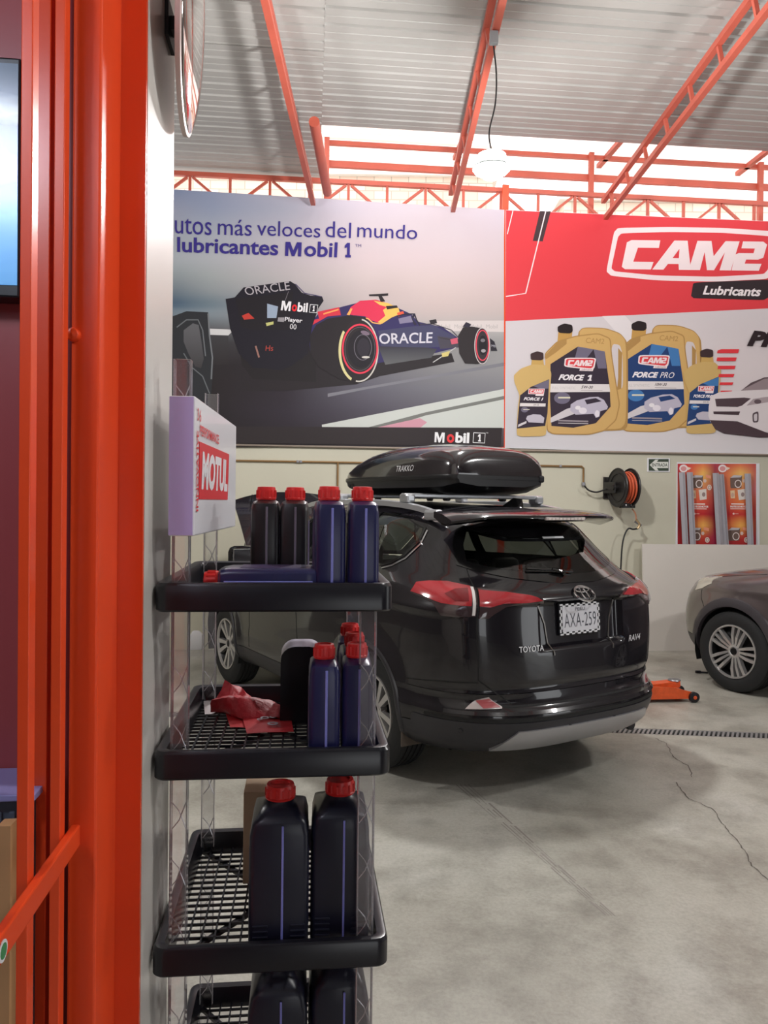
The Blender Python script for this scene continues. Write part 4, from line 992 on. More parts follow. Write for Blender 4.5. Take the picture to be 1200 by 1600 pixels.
for xc in (1.02, 3.72):
    for sd in (1, -1):
        mb = MB(B2.M); vs = []; fs = []; N = 40
        for k in range(N + 1):
            a = radians(-22) + radians(224) * k / N
            for rr, oo in ((.405, -.03), (.41, .010), (.44, .016), (.485, .012), (.495, -.006)):
                X, Z = xc + rr * cos(a), max(.37 + rr * sin(a), .235); zi = min(max(int((Z - B2.z0) / (B2.z1 - B2.z0) * (B2.NZ - 1)), 0), B2.NZ - 1)
                row = B2.tab[zi]; jj = int(np.argmin(np.abs(row[:, 0] - X) + (row[:, 1] < .4) * 9)); vs.append((X, (row[jj, 1] + oo) * sd, Z))
        for k in range(N):
            for q in range(4): fs.append((5 * k + q, 5 * k + q + 1, 5 * k + 6 + q, 5 * k + 5 + q))
        mb.add(vs, fs); mb.build('wheel_arch_trim', CL2, car2, smooth=True)
        mb = MB(B2.M); vs = []
        for k in range(21):
            a = radians(-20) + radians(220) * k / 20
            for yy in (.5, .91): vs.append((xc + .42 * cos(a), yy * sd, max(.2, .37 + .42 * sin(a))))
        fs = [(2 * k, 2 * k + 1, 2 * k + 3, 2 * k + 2) for k in range(20)]; n0 = len(vs); vs += [vs[2 * k] for k in range(21)]; fs.append(tuple(range(n0, n0 + 21)))
        mb.add(vs, fs); mb.build('wheel_well', GAPM, car2)
        M = B2.M @ frame(Vector((xc, .93 * sd, .37)), Vector((1, 0, 0)), Vector((0, 0, -sd)) * 1.0, Vector((0, sd, 0)))
        wheel(M, car2, R=.37, rim=.242, w=.235, style='double', rot=radians(90 - 18 + 36))
hd = pz(B2, [(1087, 922), (1091, 912), (1097, 903), (1112, 901), (1129, 901), (1112, 912), (1098, 919)])
for q in (hd, mir(hd)):
    h = B2.patch(q, .005, .01, .025).build('headlamp', mat('headlamp_lens', (190, 184, 172), .08, coat=1), car2, smooth=True)
bl2 = pz(B2, [(1097, 903), (1130, 900.5), (1160, 899), (1199, 897.5)])
for sg in (1, -1):
    B2.line([(sg * s, z) for s, z in bl2], .007, .0005, .002).build('bonnet_gap', GAPM, car2)
    B2.line([(sg * s, z) for s, z in pz(B2, [(1097, 921), (1096, 935), (1100, 948)])], .006, .0005, .002).build('panel_gap', GAPM, car2)
    for xx in (1.35, 2.06, 3.05):
        B2.line([(sg * d2s(xx, z), z) for z in (.45, .6, .8, 1.0, 1.2)], .006, .0005, .002).build('panel_gap', GAPM, car2)
    mb = MB(B2.M); mb.box((2.95, sg * 1.03, 1.22), (.11, .24, .17), bev=.05); mr = mb.build('door_mirror', PAINT2, car2, smooth=True)
    mb = MB(B2.M); mb.box((3.0, sg * .90, 1.15), (.08, .16, .05), bev=.015); mb.build('mirror_arm', GLOSSB, mr)
    mb = MB(B2.M); mb.box((4.08, sg * .80, .27), (.02, .12, .12), bev=.005); mb.build('splash_guard', BLACKP, car2)
    q = [(sg * 2.78, .60), (sg * 2.9, .60), (sg * 2.9, .68), (sg * 2.78, .68)]
gr = [(s, z) for s, z in ((2.80, .70), (3, .70), (3, .86), (2.80, .86))]
mb = B2.patch(gr, .004, .01, .03); B2.patch(mir(gr), .004, .01, .03, mb=mb); mb.build('grille', GLOSSB, car2)
for y in (.38, -.38):
    mb = MB(B2.M); mb.box((2.12, y, 1.03), (.16, .44, .64), bev=.06); st = mb.build('front_seat_back', SEAT, car2, smooth=True)
    mb = MB(B2.M); mb.box((2.08, y, 1.42), (.10, .26, .17), bev=.05); mb.build('headrest', SEAT, st, smooth=True)
mb = MB(B2.M); mb.box((3.05, 0, 1.0), (.35, 1.4, .3), bev=.06); mb.span((.35, -.7, .62), (1.2, .7, .66)); mb.span((1.2, -.7, .42), (3.1, .7, .46)); mb.build('cabin_trim', SEAT, car2)

# ------------------------------------------------------------------ floor jack, drain, crack, tool
jp = atZ(1058, 1092, 0); JM = yawframe((jp.x, jp.y, 0), radians(8))
jack = thing('floor_jack', JM, 'low orange trolley jack on the floor beside the black car', 'jack')
JO = mat('jack_orange', (214, 84, 34), .4, noise=(20, .15))
for sg in (1, -1):
    mb = MB(JM @ Matrix.Translation((0, sg * .11, 0)) @ frame((0, 0, 0), Vector((1, 0, 0)), Vector((0, 0, 1)), Vector((0, -1, 0)))); mb.prism([(-.50, .03), (.08, .03), (.10, .055), (.08, .085), (-.1, .13), (-.46, .15), (-.52, .10)], -.006, .006); mb.build('side_plate', JO, jack)
mb = MB(JM); mb.span((-.5, -.10, .05), (.05, .10, .08)); mb.build('base_plate', JO, jack)
mb = MB(JM); mb.bar((-.36, 0, .11), (.0, 0, .145), .10, .045); arm = mb.build('lift_arm', JO, jack)
mb = MB(JM @ Matrix.Translation((-.03, 0, .155))); mb.lathe([(.02, 0), (.05, 0), (.055, .012), (.05, .02), (.0, .016)], 20); mb.build('saddle', STEEL, arm, smooth=True)
for x_, r_ in ((.085, .045), (-.46, .035)):
    for sg in (1, -1):
        mb = MB(JM @ Matrix.Translation((x_, sg * .125, r_)) @ Matrix.Rotation(pi / 2, 4, 'X')); mb.lathe([(0, -.02), (r_ * .6, -.022), (r_, -.016), (r_, .016), (r_ * .6, .022), (0, .02)], 24); w_ = mb.build('jack_wheel', BLACKP, jack, smooth=True)
        mb = MB(JM @ Matrix.Translation((x_, sg * .125, r_)) @ Matrix.Rotation(pi / 2, 4, 'X')); mb.lathe([(0, -.024), (r_ * .35, -.024), (r_ * .35, .024), (0, .024)], 16); mb.build('wheel_hub', JO, w_)
mb = MB(JM); mb.tube([(-.46, 0, .14), (-.62, 0, .30)], .014, 10); mb.build('handle_socket', DARKM, jack, smooth=True)
# drain grating
gr_ = thing('drain_grating', DRM, 'steel slot grating over the drain channel crossing the concrete floor', 'grating')
GRM = mat('grating_steel', (150, 150, 150), .45, metal=.5)
mb = MB(DRM); mb.span((-8.9, -DW / 2 + .001, -.03), (11.9, -DW / 2 + .014, -.001)); mb.span((-8.9, DW / 2 - .014, -.03), (11.9, DW / 2 - .001, -.001)); mb.build('grating_edge', GRM, gr_)
mb = MB(DRM); x = -4.0
while x < 6.5:
    mb.bar((x, -DW / 2 + .014, -.006), (x + .05, DW / 2 - .014, -.006), .016, .012); x += .034
tag(mb.build('grating_bars', GRM, gr_), kind='stuff')
# crack in the slab: a thin dark ribbon
ck = [(1025, 1154), (1042, 1162), (1050, 1180), (1052, 1183), (1078, 1199), (1081, 1218)], [(1057, 1223), (1075, 1248), (1112, 1262), (1132, 1290), (1150, 1312), (1165, 1330), (1173, 1352), (1200, 1374), (1235, 1400)]
random.seed(4)
for pts in ck:
    Q = [];
    for i in range(len(pts) - 1):
        for k in range(6):
            t = k / 6; Q.append((pts[i][0] + (pts[i + 1][0] - pts[i][0]) * t + random.uniform(-1.5, 1.5), pts[i][1] + (pts[i + 1][1] - pts[i][1]) * t + random.uniform(-1.2, 1.2)))
    W3 = [atZ(x_, y_, 0.0015) for x_, y_ in Q]; vs = []
    for i, p in enumerate(W3):
        t = (W3[min(i + 1, len(W3) - 1)] - W3[max(i - 1, 0)]).normalized(); n_ = Vector((-t.y, t.x, 0)) * random.uniform(.0012, .004); vs += [p + n_, p - n_]
    mb = MB(); mb.add(vs, [(2 * i, 2 * i + 1, 2 * i + 3, 2 * i + 2) for i in range(len(W3) - 1)]); mb.build('floor_crack', mat('crack_dark', (92, 86, 80), .9), floor, fixn=False)
tp = atZ(1090, 1050, 0.012); tq = atZ(1106, 1051, .012)
mb = MB(); mb.tube([tp, tq], .009, 8); mb.tube([tp - Vector((.02, 0, 0)), tp + Vector((.03, 0, 0))], .016, 10)
tag(mb.build('hand_tool', DARKM, None, smooth=True), 'small dark hand tool lying on the floor by the grey car tyre', 'tool')

# faint tyre marks on the slab
random.seed(9)
TMK = mat('tyre_mark', (140, 134, 128), .6)
for q in (-9, -3, 4, 10):
    t = 0.0
    while t < 1:
        t2 = min(1, t + random.uniform(.05, .16)); a = atZ(722 + 232 * t + q * (1 - .3 * t), 1226 + 205 * t, .0012); b = atZ(722 + 232 * t2 + q * (1 - .3 * t2), 1226 + 205 * t2, .0012); n_ = Vector((-(b - a).y, (b - a).x, 0)).normalized() * random.uniform(.002, .006)
        mb = MB(); mb.add([a + n_, a - n_, b - n_ * .6, b + n_ * .6], [(0, 1, 2, 3)]); mb.build('tyre_mark', TMK, floor, fixn=False); t = t2 + random.uniform(.01, .06)
# ------------------------------------------------------------------ printed banners on the back wall
PRINT = mat('banner_print', (200, 200, 200), 0.6, spec=0.25, vcol=True)
class Art:
    """flat print: polygons given in picture coordinates, laid on the wall plane layer by layer"""
    def __init__(a, off, conv): a.off = off; a.k = 0; a.conv = conv; a.mb = MB(WF); a.mb.c = []
    def pt(a, x, y):
        px, py = a.conv(x, y); p = wl(px, py, a.off); return (p.x, p.y)
    def _add(a, pts, faces, cols):
        z = a.off + 0.001 + 0.00012 * a.k; a.k += 1
        a.mb.add([(p[0], p[1], z) for p in pts], faces); a.mb.c += cols
    def poly(a, P, col, col2=None, axis='y'):
        Q = [a.pt(*p) for p in P]; tri = geometry.tessellate_polygon([[Vector((q[0], q[1], 0)) for q in Q]])
        if col2 is None: C = [S(*col)] * len(Q)
        else:
            i = 1 if axis == 'y' else 0; lo = min(p[i] for p in P); hi = max(p[i] for p in P); c1, c2 = S(*col), S(*col2)
            C = [tuple(c1[k] + (c2[k] - c1[k]) * (p[i] - lo) / max(hi - lo, 1e-6) for k in range(4)) for p in P]
        a._add(Q, [tuple(t) for t in tri], C)
    def ell(a, cx, cy, rx, ry, col, n=36, rot=0.0): a.poly([(cx + rx * cos(t) * cos(rot) - ry * sin(t) * sin(rot), cy + rx * cos(t) * sin(rot) + ry * sin(t) * cos(rot)) for t in [2 * pi * k / n for k in range(n)]], col)
    def ring(a, cx, cy, rx, ry, w, col, n=48, t0=0, t1=2 * pi):
        P = []; Qs = []
        for k in range(n + 1):
            t = t0 + (t1 - t0) * k / n
            for d in (w / 2, -w / 2): Qs.append(a.pt(cx + (rx + d) * cos(t), cy + (ry + d) * sin(t)))
        a._add(Qs, [(2 * k, 2 * k + 1, 2 * k + 3, 2 * k + 2) for k in range(n)], [S(*col)] * len(Qs))
    def line(a, P, w, col):
        Qs = []
        for i, p in enumerate(P):
            q0 = Vector(P[max(i - 1, 0)]); q1 = Vector(P[min(i + 1, len(P) - 1)]); t = (q1 - q0).normalized(); n = Vector((-t.y, t.x)) * w / 2
            Qs += [a.pt(p[0] + n.x, p[1] + n.y), a.pt(p[0] - n.x, p[1] - n.y)]
        a._add(Qs, [(2 * k, 2 * k + 1, 2 * k + 3, 2 * k + 2) for k in range(len(P) - 1)], [S(*col)] * len(Qs))
    def text(a, body, tl, tr, br, bl, col, desc=False, **kw):
        """body squeezed into the four corner points"""
        vs, fs = text_mesh(body, **kw); xs = [v[0] for v in vs]; ys = [v[1] for v in vs]; x0, x1, y0, y1 = min(xs), max(xs), min(ys), max(ys); Qs = []
        for x, y in vs:
            u, v = (x - x0) / (x1 - x0), 1 - (y - y0) / (y1 - y0)
            X = (1 - u) * (1 - v) * tl[0] + u * (1 - v) * tr[0] + u * v * br[0] + (1 - u) * v * bl[0]; Y = (1 - u) * (1 - v) * tl[1] + u * (1 - v) * tr[1] + u * v * br[1] + (1 - u) * v * bl[1]
            Qs.append(a.pt(X, Y))
        a._add(Qs, fs, [S(*col)] * len(Qs))
    def emm(a, tl, tr, br, bl, col):
        def q(u, v): return tuple((1 - u) * (1 - v) * tl[i] + u * (1 - v) * tr[i] + u * v * br[i] + (1 - u) * v * bl[i] for i in (0, 1))
        a.poly([q(u, v) for u, v in ((0, 0), (.29, 0), (.5, .6), (.71, 0), (1, 0), (1, 1), (.80, 1), (.80, .34), (.58, 1), (.42, 1), (.20, .34), (.20, 1), (0, 1))], col)
    def one(a, tl, tr, br, bl, col):
        def q(u, v): return tuple((1 - u) * (1 - v) * tl[i] + u * (1 - v) * tr[i] + u * v * br[i] + (1 - u) * v * bl[i] for i in (0, 1))
        a.poly([q(u, v) for u, v in ((.45, 0), (.85, 0), (.85, .82), (1, .82), (1, 1), (.2, 1), (.2, .82), (.45, .82), (.45, .3), (.1, .38), (.1, .2))], col)
    def grid(a, xs, ys, cols, nx=70, ny=60, warp=None):
        """smooth background: cols[j][i] at control positions xs[i], ys[j]"""
        Cc = np.array([[S(*c)[:3] for c in r] for r in cols]); Qs = []; C = []
        for j in range(ny + 1):
            y = ys[0] + (ys[-1] - ys[0]) * j / ny
            rowc = [np.array([np.interp(y, ys, Cc[:, i, k]) for k in range(3)]) for i in range(len(xs))]
            for i in range(nx + 1):
                x = xs[0] + (xs[-1] - xs[0]) * i / nx; c = [float(np.interp(x, xs, [rc[k] for rc in rowc])) for k in range(3)]
                Qs.append(a.pt(x, warp(x, y) if warp else y)); C.append((c[0], c[1], c[2], 1))
        W = nx + 1; a._add(Qs, [(j * W + i, j * W + i + 1, (j + 1) * W + i + 1, (j + 1) * W + i) for j in range(ny) for i in range(nx)], C)
    def build(a, name, parent): return a.mb.build(name, PRINT, parent, fixn=False)
BOFF = 0.035
def sheet(parent, P, name='sheet'):
    mb = MB(WF); Q = [wl(x, y, BOFF) for x, y in P]; mb.prism([(q.x, q.y) for q in Q], BOFF - .004, BOFF); return mb.build(name, WHITEP, parent)

# ---- racing banner
o_ = wl(530, 697); ban1 = thing('banner', WF @ Vector((o_.x, o_.y, BOFF)), 'large banner printed with a racing car under a pale sky', 'banner')
tlx = wl(273, 296, BOFF); trx = wl(788, 328, BOFF); brx = wl(783, 697.5, BOFF)
# rectangle: top z from the right corner, left edge well behind the partition
sheet(ban1, [(60, 283), (788, 328), (783, 697), (60, 687)])
A1 = Art(BOFF, lambda x, y: (260 + x * .45, 300 + y * .45))
X0 = -444
A1.grid([X0, 28, 150, 420, 700, 950, 1172], [-60, 0, 60, 140, 230, 290, 340, 390, 420, 470, 520, 600, 680, 760, 885],
   [[(128,140,170),(128,140,170),(140,150,175),(175,172,190),(196,186,198),(196,186,198),(196,188,200)],
    [(128,140,170),(130,142,170),(142,152,178),(178,176,192),(198,188,200),(200,190,202),(198,190,202)],
    [(140,150,172),(150,156,176),(146,156,180),(172,174,190),(200,190,200),(205,194,202),(200,190,202)],
    [(150,160,175),(160,166,178),(164,170,182),(182,178,190),(204,192,198),(206,194,200),(202,190,198)],
    [(160,168,175),(165,172,178),(172,176,182),(188,180,186),(208,192,196),(208,192,196),(204,190,194)],
    [(130,140,145),(140,150,155),(158,164,166),(182,176,178),(204,190,190),(206,190,190),(204,188,190)],
    [(100,112,122),(110,122,132),(140,148,152),(170,166,168),(196,182,182),(202,186,184),(200,184,184)],
    [(50,72,95),(62,86,110),(100,118,130),(150,150,152),(188,176,176),(196,180,178),(194,180,178)],
    [(90,110,125),(120,135,145),(130,142,150),(140,142,146),(180,170,170),(190,176,174),(188,176,174)],
    [(60,64,70),(70,74,78),(90,92,96),(120,120,124),(160,155,156),(172,168,168),(176,172,172)],
    [(44,42,46),(46,44,48),(52,50,54),(64,62,66),(110,110,114),(142,142,142),(150,150,150)],
    [(38,33,36),(38,33,36),(36,31,34),(40,35,40),(104,104,112),(132,132,134),(146,146,148)],
    [(34,28,30),(34,28,30),(34,28,30),(44,38,46),(96,94,106),(116,116,124),(128,128,134)],
    [(34,28,30),(34,28,30),(32,27,29),(48,42,52),(78,74,86),(98,96,106),(112,110,118)],
    [(34,28,30),(34,28,30),(32,27,29),(38,32,38),(46,40,46),(56,50,54),(60,54,58)]], warp=lambda x, y: max(y, -38 + (x + 444) * .0618))
A1.poly([(28, 470), (235, 478), (215, 498), (28, 492)], (205, 205, 205))                # barrier
A1.poly([(28, 492), (215, 498), (215, 600), (28, 600)], (58, 57, 60), (40, 36, 38))
A1.poly([(930, 448), (1172, 446), (1172, 486), (930, 482)], (208, 200, 198))
for i, w in enumerate((40, 50, 36, 44)): A1.text('Mobil', (945 + i * 55, 460), (985 + i * 55, 460), (985 + i * 55, 474), (945 + i * 55, 474), (176, 170, 170))
A1.poly([(560, 700), (1172, 592), (1172, 604), (700, 684), (560, 712)], (124, 124, 132))
A1.poly([(540, 808), (1172, 684), (1172, 820), (540, 820)], (200, 205, 200))           # kerb
A1.poly([(690, 820), (900, 765), (1172, 708), (1172, 720), (900, 776), (760, 820)], (120, 122, 118))
A1.poly([(720, 820), (880, 785), (905, 800), (880, 820)], (206, 150, 165))
# black bottle handle at the left
A1.poly([(X0, 440), (0, 440), (70, 414), (145, 418), (152, 500), (162, 570), (160, 650), (152, 735), (150, 815), (X0, 815)], (40, 42, 46))
A1.poly([(60, 480), (92, 456), (112, 462), (122, 520), (130, 580), (120, 612), (100, 606), (76, 560), (60, 520)], (96, 96, 100), (58, 56, 58))
A1.line([(145, 422), (150, 500), (160, 575), (156, 650)], 5, (112, 116, 120)); A1.line([(36, 470), (70, 444), (110, 444), (126, 480), (136, 570)], 4, (104, 108, 112)); A1.line([(60, 560), (90, 610), (126, 640), (150, 700)], 4, (98, 102, 106))
# shadow under the car
A1.poly([(240, 600), (500, 560), (760, 590), (990, 560), (1000, 590), (740, 640), (660, 668), (420, 690), (240, 690)], (38, 33, 37))
# far rear tyre + floor
A1.poly([(250, 500), (300, 480), (520, 480), (520, 660), (300, 650), (262, 600)], (32, 28, 31))
# bodywork
A1.poly([(490, 470), (530, 420), (620, 396), (700, 376), (780, 392), (850, 424), (872, 450), (960, 470), (1010, 505), (1010, 540), (930, 560), (760, 590), (700, 600), (500, 560)], (50, 44, 92))
A1.poly([(735, 482), (860, 466), (925, 462), (1000, 500), (1000, 536), (900, 540), (745, 536)], (66, 66, 96))
A1.poly([(735, 536), (900, 540), (940, 545), (920, 575), (760, 600)], (52, 50, 62), (96, 98, 100))
A1.poly([(940, 500), (1020, 512), (1020, 540), (950, 545)], (70, 66, 78))
A1.poly([(525, 416), (600, 400), (606, 428), (560, 432), (500, 466), (505, 446), (530, 440)], (206, 52, 70))
A1.poly([(628, 424), (640, 400), (672, 378), (728, 374), (760, 384), (790, 400), (796, 424), (770, 440), (742, 456), (712, 446), (690, 432), (650, 428)], (216, 52, 84))
A1.poly([(720, 378), (770, 386), (806, 404), (812, 424), (782, 436), (748, 458), (734, 452), (760, 430), (752, 410), (766, 400), (740, 392)], (240, 190, 96))
A1.poly([(626, 426), (640, 404), (646, 406), (636, 428)], (244, 170, 90)); A1.line([(650, 432), (700, 440), (716, 454), (742, 458), (762, 440)], 4, (244, 178, 96)); A1.line([(545, 424), (598, 408)], 5, (240, 160, 90))
A1.poly([(762, 396), (800, 394), (804, 402), (766, 408)], (40, 34, 38)); A1.poly([(800, 420), (822, 414), (826, 424), (806, 434)], (226, 90, 64))
A1.poly([(703, 356), (770, 352), (770, 360), (748, 362), (760, 380), (744, 382), (736, 362), (704, 362)], (42, 36, 40))
A1.line([(800, 432), (830, 424), (862, 424), (868, 444), (880, 464)], 5, (40, 38, 56)); A1.line([(862, 426), (850, 440), (866, 462)], 9, (44, 40, 60)); A1.poly([(805, 440), (848, 430), (856, 452), (810, 458)], (130, 124, 150))
A1.line([(880, 460), (925, 458), (990, 480), (1016, 508)], 3, (60, 56, 66)); A1.poly([(912, 446), (936, 442), (940, 456), (918, 460)], (44, 40, 46))
A1.line([(945, 505), (1030, 522)], 3, (60, 56, 62)); A1.line([(1005, 540), (925, 592)], 3, (190, 190, 190)); A1.poly([(985, 512), (1010, 506), (1012, 526), (990, 530)], (200, 90, 110)); A1.poly([(955, 560), (985, 552), (978, 570), (958, 574)], (204, 190, 120))
# rear wing
A1.poly([(206, 372), (238, 366), (268, 332), (430, 310), (446, 320), (470, 350), (500, 360), (540, 362), (546, 378), (528, 404), (505, 470), (492, 560), (440, 600), (400, 620), (300, 610), (252, 560), (222, 476)], (26, 23, 34))
A1.poly([(240, 372), (400, 352), (440, 346), (430, 480), (300, 480), (260, 470)], (28, 24, 30))
A1.poly([(350, 388), (388, 398), (382, 438), (350, 438)], (150, 165, 185)); A1.poly([(262, 430), (285, 420), (306, 440), (270, 444)], (190, 60, 50)); A1.poly([(345, 455), (372, 450), (372, 460), (348, 466)], (190, 190, 120))
A1.line([(448, 320), (480, 352), (540, 364)], 3, (66, 60, 96)); A1.line([(424, 346), (404, 400)], 2, (110, 104, 110))
A1.text('ORACLE', (268, 332), (426, 311), (430, 340), (278, 360), (176, 170, 176), bold=.0)
A1.emm((402, 378), (434, 381), (430, 414), (397, 411), (232, 230, 234))
A1.text('o', (437, 390), (455, 392), (452, 416), (434, 414), (222, 40, 48), bold=.03)
A1.text('bil', (458, 383), (492, 386), (489, 419), (454, 416), (232, 230, 234), bold=.03)
A1.line([(500, 391), (526, 393), (522, 420), (496, 418), (500, 391)], 2, (225, 225, 228)); A1.one((508, 395), (516, 396), (514, 415), (506, 414), (232, 230, 234))
A1.text('Player', (412, 434), (473, 440), (471, 460), (410, 453), (224, 222, 226), bold=.02); A1.text('00', (430, 458), (452, 460), (451, 478), (428, 476), (224, 222, 226)); A1.poly([(388, 436), (410, 436), (408, 452), (386, 450)], (150, 146, 150))
A1.text('Hs', (346, 534), (372, 532), (370, 552), (344, 552), (180, 70, 60)); A1.line([(310, 535), (322, 575)], 6, (150, 110, 100))
# near rear tyre
A1.poly([(498, 500), (520, 462), (560, 440), (640, 428), (690, 436), (720, 470), (735, 540), (720, 610), (690, 655), (660, 662), (600, 650), (530, 610), (500, 560)], (36, 31, 35))
A1.ell(672, 548, 66, 110, (40, 35, 38)); A1.ring(666, 552, 64, 106, 9, (214, 206, 150), t0=pi * .62, t1=pi * 1.22); A1.ring(668, 550, 66, 108, 5, (200, 196, 188), t0=-pi * .45, t1=pi * .55)
A1.ring(672, 545, 60, 84, 6, (226, 60, 84)); A1.ring(672, 545, 52, 75, 2, (90, 84, 92)); A1.ell(676, 545, 46, 66, (30, 26, 34)); A1.ring(682, 540, 30, 44, 2, (110, 106, 116)); A1.ell(684, 540, 22, 32, (44, 40, 50)); A1.ell(692, 574, 14, 4, (200, 196, 190)); A1.ell(690, 490, 16, 7, (120, 104, 120), rot=.3)
A1.text('ORACLE', (737, 492), (925, 487), (922, 525), (740, 529), (206, 204, 214), bold=.015)
# front tyre + nose
A1.poly([(1012, 500), (1030, 470), (1060, 468), (1100, 474), (1118, 500), (1120, 550), (1106, 590), (1080, 598), (1036, 596), (1016, 560)], (42, 37, 40)); A1.poly([(1028, 468), (1040, 452), (1058, 460), (1050, 472)], (44, 40, 56))
A1.ell(1096, 535, 24, 62, (52, 46, 50)); A1.ring(1097, 533, 22, 52, 4, (222, 74, 92)); A1.ring(1096, 535, 26, 62, 3, (200, 190, 190)); A1.ell(1098, 533, 14, 34, (30, 27, 32)); A1.ell(1100, 552, 8, 6, (160, 156, 160)); A1.ell(1098, 516, 8, 6, (120, 116, 122))
A1.poly([(1122, 508), (1138, 520), (1148, 552), (1126, 552)], (40, 36, 46)); A1.text('MS', (1128, 530), (1142, 532), (1142, 540), (1128, 538), (190, 190, 200))
# bottom strip + headline
A1.poly([(X0, 812), (1165, 819), (1160, 884), (X0, 864)], (46, 40, 42))
NAVY = (54, 44, 128)
A1.text('autos', (-5, 88), (158, 98), (157, 152), (-5, 143), NAVY, bold=.0); 
A1.text('más', (180, 93), (298, 100), (296, 154), (179, 150), NAVY); A1.text('veloces', (316, 98), (536, 111), (534, 160), (315, 152), NAVY); A1.text('del', (553, 101), (642, 108), (640, 162), (552, 158), NAVY); A1.text('mundo', (664, 106), (872, 118), (870, 166), (662, 158), NAVY)
A1.text('lubricantes', (38, 157), (390, 168), (388, 222), (38, 210), NAVY, bold=.02); A1.emm((414, 174), (470, 176), (468, 225), (412, 223), NAVY); A1.text('obil', (480, 171), (595, 176), (592, 229), (478, 225), NAVY, bold=.02); A1.one((617, 177), (641, 178), (640, 229), (616, 228), NAVY); A1.text('TM', (655, 182), (676, 183), (676, 192), (655, 191), NAVY)
A1.emm((932, 834), (966, 836), (964, 871), (930, 869), (236, 236, 238)); A1.ell(986, 856, 13, 15, (222, 60, 64)); A1.ell(986, 856, 5, 7, (46, 40, 42)); A1.text('bil', (1004, 834), (1052, 836), (1050, 873), (1002, 871), (236, 236, 238), bold=.04)
A1.line([(1066, 836), (1106, 838), (1104, 872), (1064, 870), (1066, 836)], 2.5, (230, 230, 232)); A1.one((1080, 841), (1092, 842), (1091, 867), (1079, 866), (236, 236, 238)); A1.text('TM', (1108, 835), (1116, 835), (1116, 839), (1108, 839), (220, 220, 222))
A1.build('printed_artwork', ban1)

# ---- oil banner
o_ = wl(1000, 705); ban2 = thing('banner', WF @ Vector((o_.x, o_.y, BOFF)), 'red and white oil banner with gold bottles under the CAM2 logo', 'banner')
sheet(ban2, [(791, 328), (1330, 351), (1330, 716), (789, 700)])
A2b = Art(BOFF, lambda x, y: (780 + x * .35, 310 + y * .35)); XR = 1560
A2b.grid([28, 500, XR], [50, 400, 700, 1000, 1155], [[(200, 196, 200)] * 3, [(204, 199, 203)] * 3, [(206, 200, 204), (212, 204, 206), (222, 212, 214)], [(200, 198, 202), (212, 206, 208), (222, 212, 214)], [(204, 202, 208), (214, 212, 216), (222, 218, 220)]], 20, 20, warp=lambda x, y: min(max(y, 53 + (x - 28) * .0427), 1113 + (x - 28) * .0297))
RED = (216, 62, 70)
A2b.poly([(30, 53), (XR, 118), (XR, 474), (28, 548)], RED)
A2b.poly([(460, 526), (560, 522), (650, 620), (560, 640)], (222, 216, 218))
WL = (236, 220, 222)
A2b.line([(62, 52), (36, 160)], 4, WL); A2b.poly([(182, 56), (230, 58), (194, 192), (150, 190)], (66, 50, 54)); A2b.line([(208, 56), (118, 424), (30, 438)], 5, WL)
# logo
fr_ = [(530, 132), (760, 128), (1000, 132), (1212, 146), (1240, 160), (1222, 330), (1196, 360), (960, 372), (700, 366), (500, 346), (478, 326), (512, 152)]
fr2 = roundpoly(fr_, 3, .15); A2b.poly(fr2, WL)
A2b.poly(roundpoly([(546, 156), (760, 150), (1000, 154), (1200, 168), (1216, 178), (1200, 318), (1180, 338), (960, 350), (700, 344), (516, 326), (500, 312), (530, 172)], 3, .15), RED)
def cam2(a, tl, tr, br, bl, col): a.text('CAM2', tl, tr, br, bl, col, bold=.055, shear=.22, spacing=1.0)
def block_letters(a, x0, y0, x1, y1, col, sk=.18):
    """heavy squared italic CAM2 drawn as strokes; box given before the slant"""
    W, Hh = x1 - x0, y1 - y0
    def P(u, v): return (x0 + u * W + (1 - v) * Hh * sk - Hh * sk * .5, y0 + v * Hh + u * W * .012)
    L = {'C': [[(.235, .0), (.235, .26), (.085, .26), (.07, .74), (.215, .74), (.205, 1.), (.02, 1.), (-.005, .92), (.0, .08), (.03, 0)]],
         'A': [[(.335, 0), (.43, 0), (.49, 1.), (.405, 1.), (.395, .80), (.32, .80), (.295, 1.), (.215, 1.)], ],
         'M': [[(.50, 0), (.60, 0), (.635, .52), (.70, 0), (.80, 0), (.775, 1.), (.695, 1.), (.71, .38), (.655, 1.), (.605, 1.), (.565, .38), (.555, 1.), (.475, 1.)]],
         '2': [[(.825, 0), (.97, 0), (1.0, .1), (.99, .55), (.955, .62), (.87, .62), (.865, .76), (.985, .76), (.975, 1.), (.78, 1.), (.785, .46), (.81, .40), (.915, .40), (.918, .24), (.822, .24)]]}
    for ch in L:
        for q in L[ch]: a.poly([P(u, v) for u, v in q], col)
    a.poly([P(u, v) for u, v in [(.382, .28), (.39, .60), (.345, .60)]], RED)
block_letters(A2b, 560, 186, 1186, 316, WL)
A2b.poly(roundpoly([(866, 376), (1212, 362), (1206, 440), (1180, 454), (868, 446), (856, 436)], 3, .1), (48, 38, 42)); A2b.text('Lubricants', (912, 390), (1170, 396), (1166, 438), (908, 430), (232, 224, 226), bold=.03, shear=.2)
